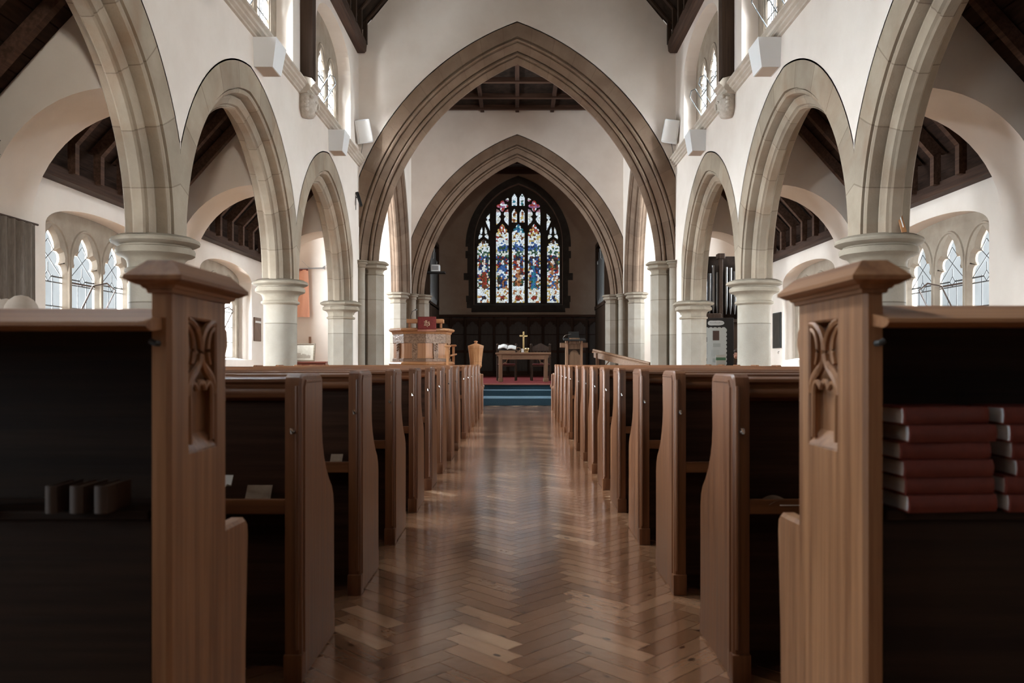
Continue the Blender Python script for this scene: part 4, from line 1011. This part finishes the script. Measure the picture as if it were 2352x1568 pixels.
# scalloped paper border
sc_ = []
def scal(x0, z0, x1, z1, n, nx, nz):
    for i in range(n):
        for q in range(4):
            a = pi*q/4; u = (i+.5-.5*cos(a))/n; sc_.append((x0+(x1-x0)*u+nx*.03*sin(a), z0+(z1-z0)*u+nz*.03*sin(a)))
X0, X1, Z0, Z1 = -.62, .42, .88, 1.80
scal(X0, Z0, X1, Z0, 10, 0, -1); scal(X1, Z0, X1, Z1, 9, 1, 0); scal(X1, Z1, X0, Z1, 10, 0, 1); scal(X0, Z1, X0, Z0, 9, -1, 0)
MB().plate(sc_, [], lambda a, b, d: (a, -.006+d, b), 0, .006).build('border_paper', plain('pale_grey_paper', (.55, .58, .56), .9), t)
for (x, z, w, h, c) in ((.18, 1.62, .16, .24, (.09, .055, .045)), (-.1, 1.52, .12, .12, (.10, .10, .10)), (.2, 1.38, .18, .09, (.42, .45, .43)), (.16, 1.18, .2, .16, (.5, .54, .52)), (-.12, 1.28, .2, .26, (.5, .53, .52)), (-.08, 1.02, .07, .07, (.04, .035, .035)), (.2, 1.0, .2, .1, (.4, .44, .42)), (-.14, 1.72, .16, .12, (.45, .49, .46)), (-.4, 1.35, .2, .5, (.5, .53, .5))):
    MB().box(x-w/2, x+w/2, -.010, -.006, z-h/2, z+h/2).build('pinned_paper', plain('sheet_%02d%02d' % (int(abs(x)*100), int(z*100)), c, .8), t)
cl = smooth_closed([(.0, 1.90), (.05, 1.87), (.16, 1.875), (.28, 1.87), (.38, 1.89), (.41, 1.93), (.38, 1.98), (.28, 1.995), (.16, 1.99), (.05, 1.995), (.0, 1.96)], 2)
MB().plate(cl, [], lambda a, b, d: (a-.02, -.008+d, b), 0, .008).build('heading_cloud', plain('pale_heading', (.6, .62, .62), .9), t)
m = MB()
for i in range(9): m.box(.04+i*.036, .062+i*.036, -.0095, -.008, 1.925, 1.945 if i % 3 else 1.955)
m.build('heading_marks', plain('grey_ink', (.3, .32, .32), .9), t)
for x in (-.5, .4): MB().box(x-.03, x+.03, -.2, .25, 0, .04).build('foot', BLACK, t)
t = empty('information_stand', (4.72, 18.55, 0), 0, 'green and white leaflet stand before the display board, right side', 'stand', None, 'thing')
MB().box(-.25, .3, -.15, .15, 0, .86, bev=.006).build('plinth', DARK_Z, t)
MB().box(-.10, .13, -.02, .0, .87, 1.12, M=Matrix.Rotation(radians(0), 4, 'X')).build('backing_card', plain('pale_card', (.6, .62, .6), .7), t)
MB().box(-.10, .13, -.026, -.02, 1.0, 1.065).build('green_band', plain('green_print', (.08, .2, .12), .7), t)

# seated person, facing left: dark hair, maroon top, mostly hidden behind column and pews
t = empty('chair', (5.42, 19.0, 0), 0, 'plain dark chair under the seated person behind the right-hand column', 'chair', None, 'thing')
MB().box(-.22, .24, -.23, .23, .42, .455, bev=.01).build('seat', DARK_X, t)
MB().box(.20, .235, -.22, .22, .455, .9, bev=.008).build('backrest', DARK_Z, t)
for x in (-.19, .215):
    for y in (-.2, .2): MB().box(x-.018, x+.018, y-.018, y+.018, 0, .42).build('leg', DARK_Z, t)
def skinned(name, verts, edges, radii, mat, parent, root=0, sub=2):
    me = bpy.data.meshes.new(name); me.from_pydata(verts, edges, [])
    o = bpy.data.objects.new(name, me); COL.objects.link(o); o.parent = parent
    sk = o.modifiers.new('skin', 'SKIN'); sk.use_smooth_shade = True
    me.update()
    for v, r in zip(me.skin_vertices[0].data, radii): v.radius = (r, r) if not isinstance(r, tuple) else r
    me.skin_vertices[0].data[root].use_root = True
    ss = o.modifiers.new('sub', 'SUBSURF'); ss.levels = sub; ss.render_levels = sub
    me.materials.append(mat); return o
pe = empty('person', (5.38, 19.0, 0), 0, 'person with dark hair in a maroon top seated beyond the right column', 'person', None, 'thing')
V = [(0, 0, .54), (-.01, 0, .68), (-.02, 0, .83), (-.03, 0, .95), (-.05, 0, 1.02), (-.075, 0, 1.09), (-.09, 0, 1.15),
     (-.03, -.16, .92), (-.08, -.21, .72), (-.24, -.17, .60), (-.33, -.13, .575),
     (-.03, .16, .92), (-.08, .21, .72), (-.24, .17, .60), (-.33, .13, .575),
     (-.2, -.09, .53), (-.42, -.10, .53), (-.44, -.10, .28), (-.43, -.10, .08), (-.54, -.11, .04),
     (-.2, .09, .53), (-.42, .10, .53), (-.44, .10, .28), (-.43, .10, .08), (-.54, .11, .04)]
E_ = [(0, 1), (1, 2), (2, 3), (3, 4), (4, 5), (5, 6), (3, 7), (7, 8), (8, 9), (9, 10), (3, 11), (11, 12), (12, 13), (13, 14), (0, 15), (15, 16), (16, 17), (17, 18), (18, 19), (0, 20), (20, 21), (21, 22), (22, 23), (23, 24)]
R_ = [.145, .135, .14, .12, .055, .055, .05, .065, .05, .04, .035, .065, .05, .04, .035, .085, .065, .055, .04, .035, .085, .065, .055, .04, .035]
body = skinned('body', V, E_, R_, MAROON, pe)
m = MB(); c0 = Vector((-.105, 0, 1.145))
m.ball(c0, .098, .075, .115, 20)
m.ball(c0+Vector((-.06, 0, -.055)), .05, .05, .055, 12)         # jaw
m.prism([(-.095, .03), (-.122, -.018), (-.118, -.028), (-.088, -.028)], lambda a, b, d: (c0.x+a, c0.y+d, c0.z+b), -.012, .012)   # nose
for e in (-1, 1):
    m.ball(c0+Vector((-.0, e*.075, -.01)), .02, .01, .03, 10)      # ears
m.ball(c0+Vector((-.092, 0, -.062)), .012, .026, .007, 8)         # lips
head = m.build('head', SKIN, pe, 180)
m = MB()
for e in (-1, 1): m.ball(c0+Vector((-.086, e*.032, .008)), .013, .013, .010, 8)
m.build('eye', plain('eye_dark', (.02, .015, .012), .3), head, 90)
m = MB(); m.ball(c0+Vector((.025, 0, .03)), .105, .09, .115, 20); m.ball(c0+Vector((-.03, 0, .075)), .085, .078, .06, 16); m.ball(c0+Vector((.06, 0, -.06)), .07, .075, .09, 14)
m.build('hair', HAIR, head, 180)
for e in (-1, 1):
    h = Vector((-.33, e*.13, .575)); m = MB()
    m.ball(h+Vector((-.045, 0, 0)), .048, .04, .018, 12)
    for q in range(4):
        a = h+Vector((-.08, (q-1.5)*.019, .002)); ln = (.055, .065, .062, .048)[q]
        m.tube([a, a+Vector((-ln*.5, 0, .004)), a+Vector((-ln*.9, 0, -.016))], [.009, .008, .006], 8)
    m.tube([h+Vector((-.03, -e*.035, 0)), h+Vector((-.06, -e*.058, .002)), h+Vector((-.085, -e*.062, -.006))], [.011, .009, .007], 8)
    m.build('hand', SKIN, pe, 80)

# ------------------------------------------------------------------ pulpit with fall
t = empty('pulpit', (-2.24, 18.75, 0), 0, 'light oak eight-sided pulpit with carved foliage frieze, left of the steps', 'pulpit', None, 'thing')
Ro = .70; rot = radians(14)
def octa(z0, z1, r0, r1=None): return [(r0, z0), (r1 or r0, z1)]
MB().lathe([(.45, .15), (.45, .80), (.62, .86), (.76, .88), (.78, .92), (.76, .95), (.70, .97)], 8, rot=rot).build('plinth', LOAK_X, t)
MB().lathe([(.665, .965), (.665, 1.40)], 8, rot=rot).build('panelled_body', LOAK_Z, t)
MB().lathe([(.672, .965), (.69, .972), (.69, 1.03), (.668, 1.045)], 8, rot=rot).build('base_rail', MOAK_X, t)
MB().lathe([(.668, 1.39), (.682, 1.395), (.682, 1.605), (.668, 1.61)], 8, rot=rot).build('carved_frieze', FRIEZE, t)
MB().lathe([(.69, 1.60), (.70, 1.62), (.71, 1.65), (.76, 1.67), (.775, 1.69), (.775, 1.715), (.74, 1.735), (.5, 1.735)], 8, rot=rot).build('top_ledge', LOAK_X, t)
for k in range(8):
    an = rot+2*pi*k/8+pi/8; M = Matrix.Rotation(an, 4, 'Z'); r = .665*cos(pi/8)
    m = MB(); m.box(r-.005, r+.028, -.085, .085, .985, 1.02, M=M); 
    m.prism([(-.05, 1.02), (.05, 1.02), (.065, 1.18), (.06, 1.36), (.075, 1.395), (-.075, 1.395), (-.06, 1.36), (-.065, 1.18)], lambda a, b, d: M @ Vector((r+d, a, b)), -.004, .028)
    for q in range(6): m.ball(M @ Vector((r+.028, (.025 if q % 2 else -.02), 1.23+.028*q)), .022, n=8)
    m.build('carved_bracket', FRIEZE, t)
MB().box(-.27, .56, -.70, -.40, 1.845, 1.935, bev=.008).build('book_rest', LOAK_X, t)
for x in (-.22, .5): MB().box(x-.02, x+.02, -.62, -.50, 1.73, 1.85).build('rest_bracket', LOAK_Z, t)
MB().tube([(-.2, -.4, 1.85), (-.21, -.42, 2.02), (-.17, -.45, 2.12), (-.08, -.5, 2.16)], .006, 6).tube([(-.10, -.49, 2.155), (-.06, -.515, 2.155)], .012, 8).build('microphone', BLACK, t)
fa = empty('pulpit_fall', (-2.035, 17.955, 1.70), 0, 'crimson cloth with gold ihs lettering and fringe hanging on the pulpit', 'cloth', None, 'thing')
m = MB(); m.grid(lambda u, v: (-.21+.42*u, -.035*v*0-.004*sin(u*9)-.006*v, .28-.29*v), 14, 8)
cl_ = m.build('cloth', REDFALL, fa, 60); md = cl_.modifiers.new('thick', 'SOLIDIFY'); md.thickness = .008; md.offset = 1
m = MB()
for k in range(22): m.box(-.21+.0192*k, -.21+.0192*k+.010, -.014, -.006, -.05, -.008)
m.build('fringe', plain('pink_gold_fringe', (.5, .2, .14), .7), fa)
m = MB(); yy = -.021
def st(pts, r=.0055): m.tube([(a, yy, b) for a, b in pts], r, 6)
# i
st([(-.062, .165), (-.052, .175), (-.05, .09), (-.062, .08)], .006); st([(-.05, .09), (-.038, .08)], .005)
# h with crossbar
st([(-.022, .195), (-.018, .08)], .0075); st([(-.035, .185), (-.005, .193), (.012, .185)], .004); st([(-.018, .15), (.0, .165), (.012, .155), (.014, .09), (.004, .06), (.022, .052)], .006); st([(-.03, .08), (-.008, .08)], .004)
# s
st([(.058, .155), (.048, .165), (.034, .158), (.034, .14), (.055, .112), (.055, .088), (.042, .08), (.03, .09)], .0065); st([(.062, .15), (.064, .085)], .003)
m.build('ihs_lettering', GOLD, fa)
t = empty('pulpit_stair_rail', (0, 0, 0), 0, 'light oak newel posts with caps beside the pulpit', 'rail', None, 'thing')
for x, y, zt in ((-1.56, 17.85, 1.29), (-1.57, 19.62, 1.34)):
    MB().box(x-.028, x+.028, y-.028, y+.028, .15, zt).build('newel_post', LOAK_Z, t); MB().box(x-.07, x+.07, y-.07, y+.07, zt, zt+.045, bev=.015).build('post_cap', LOAK_X, t)
MB().tube([(-1.50, 17.85, 1.1), (-1.50, 19.62, 1.15)], .02, 8).build('handrail', LOAK_X, t)
# ------------------------------------------------------------------ font
t = empty('font', (-.985, 18.95, .285), 0, 'light oak tapering eight-sided font with a knobbed lid', 'font', None, 'thing')
rt = pi/8+.12
MB().lathe([(.2, 0), (.2, .06), (.12, .1), (.10, .5), (.15, .57), (.155, .6)], 8, rot=rt).build('pedestal', LOAK_Z, t)
MB().lathe([(.145, .59), (.15, .68), (.156, .685), (.156, .695), (.151, .70), (.19, 1.0), (.196, 1.005), (.196, 1.04), (.19, 1.05)], 8, rot=rt).build('bowl', LOAK_Z, t)
MB().lathe([(.2, 1.048), (.2, 1.062), (.05, 1.11), (.035, 1.12), (.03, 1.14), (.045, 1.15), (.045, 1.17), (.02, 1.18)], 8, rot=rt).build('lid', LOAK_X, t)

# ------------------------------------------------------------------ communion table and what stands on it
TX, TY, TZ = .16, 21.4, .43
t = empty('communion_table', (TX, TY, TZ), 0, 'oak communion table on the red carpet, cross and open bible on top', 'table', None, 'thing')
MB().box(-.735, .735, -.33, .33, .735, .785, bev=.006).build('table_top', MOAK_X, t)
MB().box(-.58, .58, -.29, -.25, .60, .735).box(-.58, .58, .25, .29, .60, .735).box(-.64, -.6, -.25, .25, .62, .735).box(.6, .64, -.25, .25, .62, .735).build('apron', MOAK_X, t)
m = MB()
for x in (-.3, -.05, .2): m.prism(arcpts(x, .668, .035, 0, 2*pi, 10)[:-1], lambda a, b, d: (a, -.298+d, b), 0, .01)
m.build('carved_boss', MOAK_Z, t)
for sx in (-1, 1):
    for sy in (-1, 1):
        m = MB(); x = sx*.605; y = sy*.26
        m.box(x-.045, x+.045, y-.045, y+.045, .1, .735, bev=.01); m.box(x-.062, x+.062, y-.06, y+.06, 0, .10, bev=.012)
        m.prism([(x+sx*.045, .60), (x+sx*.06, .68), (x+sx*.13, .735), (x, .735), (x, .60)], lambda a, b, d: (a, y+d, b), -.04, .04)
        m.build('leg', MOAK_Z, t)
    m = MB(); m.tube([(sx*.555, -.265, .47), (sx*.50, -.265, .51), (sx*.45, -.265, .52), (sx*.44, -.265, .57), (sx*.40, -.265, .61)], .014, 6); m.tube([(sx*.5, -.265, .51), (sx*.44, -.265, .485)], .01, 6)
    m.build('carved_brace', MOAK_Z, t)
zt = TZ+.785
t = empty('cross', (TX+.01, TY-.02, zt), 0, 'brass cross standing at the middle of the communion table', 'cross', None, 'thing')
MB().box(-.022, .022, -.012, .012, .09, .56, bev=.004).box(-.108, .108, -.012, .012, .425, .468, bev=.004).build('cross_body', BRASS, t)
MB().lathe([(.13, 0), (.13, .02), (.1, .03), (.08, .055), (.045, .065), (.03, .09), (.04, .105), (.02, .12)], 24).build('stand', BRASS, t, 40)
t = empty('bible_stand', (TX-.42, TY-.05, zt), radians(-3), 'oak book stand under the open white bible on the communion table', 'stand', None, 'thing')
MB().prism([(-.14, 0), (-.14, .05), (.14, .13), (.14, 0)], lambda y, z, x: (x, y, z), -.22, .2).build('stand_body', MOAK_X, t)
t = empty('open_bible', (TX-.43, TY-.05, zt+.088), radians(-3), 'large open white-paged bible on the communion table', 'book', None, 'thing')
M = Matrix.Rotation(radians(16), 4, 'X')
for e in (-1, 1):
    m = MB(); m.grid(lambda u, v: M @ Vector((e*.235*u+.0, -.14+.30*v, .052+.03*sin(pi*min(1, u*1.2))*(1 if e < 0 else .8)+(.02 if e < 0 else -.0))), 10, 2)
    o = m.build('pages', PAPER, t, 60); o.modifiers.new('th', 'SOLIDIFY').thickness = .03
MB().box(-.245, .245, -.145, .165, .005, .018, M=M).build('cover', plain('dark_leather', (.03, .02, .018), .6), t)
o = MB().box(TX-.05, TX+.015, TY-.17, TY-.15, zt, zt+.10).build('card', PAPER); fin(o, 'small white card standing in front of the brass cross', 'card')
o = MB().lathe([(.01, 0), (.045, .002), (.03, .015), (.025, .03), (.05, .06), (.06, .1), (.055, .115), (.03, .12)], 20, M=Matrix.Translation((TX+.10, TY-.14, zt))).build('bowl', BRASS, None, 40); fin(o, 'little brass bowl right of the white card', 'bowl')
m = MB(); m.tube([(TX-.13+.06*cos(a), TY-.12, zt+.085+.045*sin(a)) for a in [2*pi*i/16 for i in range(17)]], .012, 8); m.box(TX-.17, TX-.09, TY-.14, TY-.10, zt, zt+.045)
o = m.build('wreath', MOAK_Z, None, 40); fin(o, 'small brown ring ornament left of the white card', 'ornament')
for x, w in ((-.42, 'left'), (.55, 'right')):
    t = empty('carved_chair', (x+.12, 22.75, .43), 0, 'dark carved chair with red seat behind the communion table, %s one' % w, 'chair', 'carved chairs behind the table', 'thing')
    MB().box(-.27, .27, -.24, .24, .40, .44, bev=.01).build('seat', DARK_X, t); MB().box(-.25, .25, -.25, .22, .44, .49, bev=.02).build('cushion', plain('dull_red_leather_'+w, (.09, .018, .016), .5), t)
    for sx in (-1, 1):
        MB().box(sx*.27-.03, sx*.27+.03, .2, .26, 0, 1.0, bev=.006).ball((sx*.27, .23, 1.03), .035).build('back_post', DARK_Z, t)
        MB().box(sx*.25-.025, sx*.25+.025, -.24, -.19, 0, .66, bev=.006).build('leg', DARK_Z, t); MB().box(sx*.26-.03, sx*.26+.03, -.26, .22, .65, .69, bev=.01).build('arm', DARK_Z, t)
    m = MB().prism([(-.27, .85), (.27, .85), (.27, .95), (.12, 1.02), (0, 1.08), (-.12, 1.02), (-.27, .95)], lambda a, b, d: (a, .22+d, b), 0, .03)
    for q in range(5): m.box(-.2+q*.09, -.16+q*.09, .22, .245, .5, .86)
    m.build('backrest', wood('chair_back_oak_'+w, (.04, .022, .015), (.07, .04, .027), 'z', .4), t)

# ------------------------------------------------------------------ lectern, stair rail
t = empty('lectern', (1.45, 20.4, .43), 0, 'oak lectern with a wide book board and black gooseneck microphone, right', 'lectern', None, 'thing')
MB().box(-.16, .16, -.12, .14, 0, .98).build('body', MOAK_Z, t)
for sx in (-1, 1):
    MB().box(sx*.185-.03, sx*.185+.03, -.16, .16, 0, 1.08, bev=.008).build('post', wood('lectern_post_%d' % (sx+1), (.25, .13, .07), (.36, .2, .115), 'z', .4), t)
MB().prism(arcpts(0, .72, .115, 0, pi, 12)+[(-.14, .72), (-.14, .86), (.14, .86), (.14, .72)], lambda a, b, d: (a, -.135+d, b), 0, .02).build('carved_arch', DARK_Z, t)
MB().box(-.35, .35, -.10, .16, .90, 1.02, bev=.006).build('cross_board', MOAK_X, t)
MB().box(-.13, .13, -.19, -.14, .98, 1.14, bev=.004).build('front_panel', MOAK_Z, t)
MB().box(-.28, .28, -.22, .22, 1.10, 1.125, M=Matrix.Rotation(radians(8), 4, 'X')).build('book_board', BLACK, t)
MB().box(-.14, .13, .1, .14, 1.12, 1.30, M=Matrix.Rotation(radians(4), 4, 'X')).build('screen', BLACK, t)
MB().tube([(-.28, -.1, 1.10), (-.275, -.12, 1.16), (-.22, -.14, 1.215), (-.11, -.16, 1.235)], .007, 8).tube([(-.12, -.16, 1.233), (-.08, -.165, 1.235)], .012, 8).build('microphone', CHROME, t)
t = empty('stair_rail', (0, 0, 0), 0, 'sloping moulded oak handrail with pierced corner brace, right of the steps', 'rail', None, 'thing')
A, B_ = Vector((2.0, 20.9, 1.27)), Vector((3.12, 18.7, .92))
m = MB(); m.tube([A, B_], .035, 8); m.tube([A+Vector((-.02, .05, -.05)), B_+Vector((0, 0, -.05))], .022, 6); m.build('handrail', MOAK_X, t)
m = MB(); P0, P1 = A+Vector((.02, -.05, -.06)), B_+Vector((0, 0, -.06))
def fr_(a, b, d): q = P0.lerp(P1, a); return (q.x+d, q.y, q.z-b)
m.prism([(0, 0), (1, 0), (1, .13), (0, .13)], fr_, -.02, .02); m.build('side_board', MOAK_X, t)
for k in (.06, .97):
    q = P0.lerp(P1, k); MB().box(q.x-.04, q.x+.04, q.y-.04, q.y+.04, .15 if q.y < 19.5 else .43, q.z).build('newel_post', MOAK_Z, t)
m = MB(); m.tube([fr_(.10, .48, 0), fr_(.14, .40, 0), fr_(.19, .38, 0), fr_(.20, .28, 0), fr_(.25, .2, 0), fr_(.29, .12, 0)], .014, 6); m.tube([fr_(.17, .39, 0), fr_(.13, .3, 0)], .012, 6); m.build('pierced_brace', MOAK_Z, t)

# ------------------------------------------------------------------ panelling, organ cases in the chancel
t = empty('wall_panelling', (0, 0, 0), 0, 'dark oak gothic panelling below the stained glass window', 'panelling', None, 'thing')
MB().box(-3.4, 3.4, 30.93, 30.99, .43, 2.76).build('back_boards', noisy('dark_panel_board', (.045, .036, .031), (.062, .05, .042), scale=(3, 3, .6), ns=6, rough=.6), t)
MB().box(-3.4, 3.4, 30.8, 30.95, 2.70, 2.80, bev=.02).box(-3.4, 3.4, 30.86, 30.95, 2.58, 2.66).build('cornice', DARK_X, t)
MB().box(-3.4, 3.4, 30.86, 30.95, .43, .62).box(-3.4, 3.4, 30.87, 30.95, 1.32, 1.42).build('rail', DARK_X, t)
xs = [.0]+[(q-1188)*31/1830 for q in (1167, 1214)]; xs = [(q-1188)*31/1830 for q in (1002, 1036, 1069, 1102, 1135, 1167, 1214, 1247, 1281, 1314, 1347, 1380)]
for x in xs: MB().box(x-.045, x+.045, 30.85, 30.95, .5, 2.72, bev=.01).build('muntin', DARK_Z, t)
for x0, x1 in zip(xs, xs[1:]):
    w = x1-x0-.09; xc = (x0+x1)/2
    q = cusped(xc, w, 2.0, 2.28, 2.28+.26)
    MB().plate([(x0+.04, 2.02), (x1-.04, 2.02), (x1-.04, 2.62), (x0+.04, 2.62)], [q[1:-1]+[(xc-w/2+.012, 2.05), (xc+w/2-.012, 2.05)][0:0]+[(xc-w/2+.01, 2.05), (xc+w/2-.01, 2.05)]], lambda a, b, d: (a, 30.88+d, b), 0, .03).build('tracery_head', DARK_Z, t)
for s, sd in ((-1, 'left'), (1, 'right')):
    t = empty('organ_case', (0, 0, 0), 0, 'dark oak screen with metal pipes against the %s wall of the chancel' % sd, 'organ', None, 'thing')
    x0, x1 = sorted((s*3.0, s*3.42))
    MB().box(x0, x1, 27.4, 30.6, .43, 3.0).box(x0-.03, x1, 27.35, 30.65, 2.95, 3.08).box(x0, x1, 27.4, 27.55, 3.0, 5.4).box(x0, x1, 30.45, 30.6, 3.0, 5.4).box(x0, x1, 27.4, 30.6, 5.3, 5.45).build('case', DARK_Z, t)
    for k in range(12): MB().lathe([(.015, 3.08), (.05, 3.35), (.055, 3.4), (.055, 4.9+.25*sin(k*1.1)), (.03, 4.9+.25*sin(k*1.1))], 12, M=Matrix.Translation((s*3.08, 27.75+.235*k, 0))).build('pipe', PIPEM, t, 40)
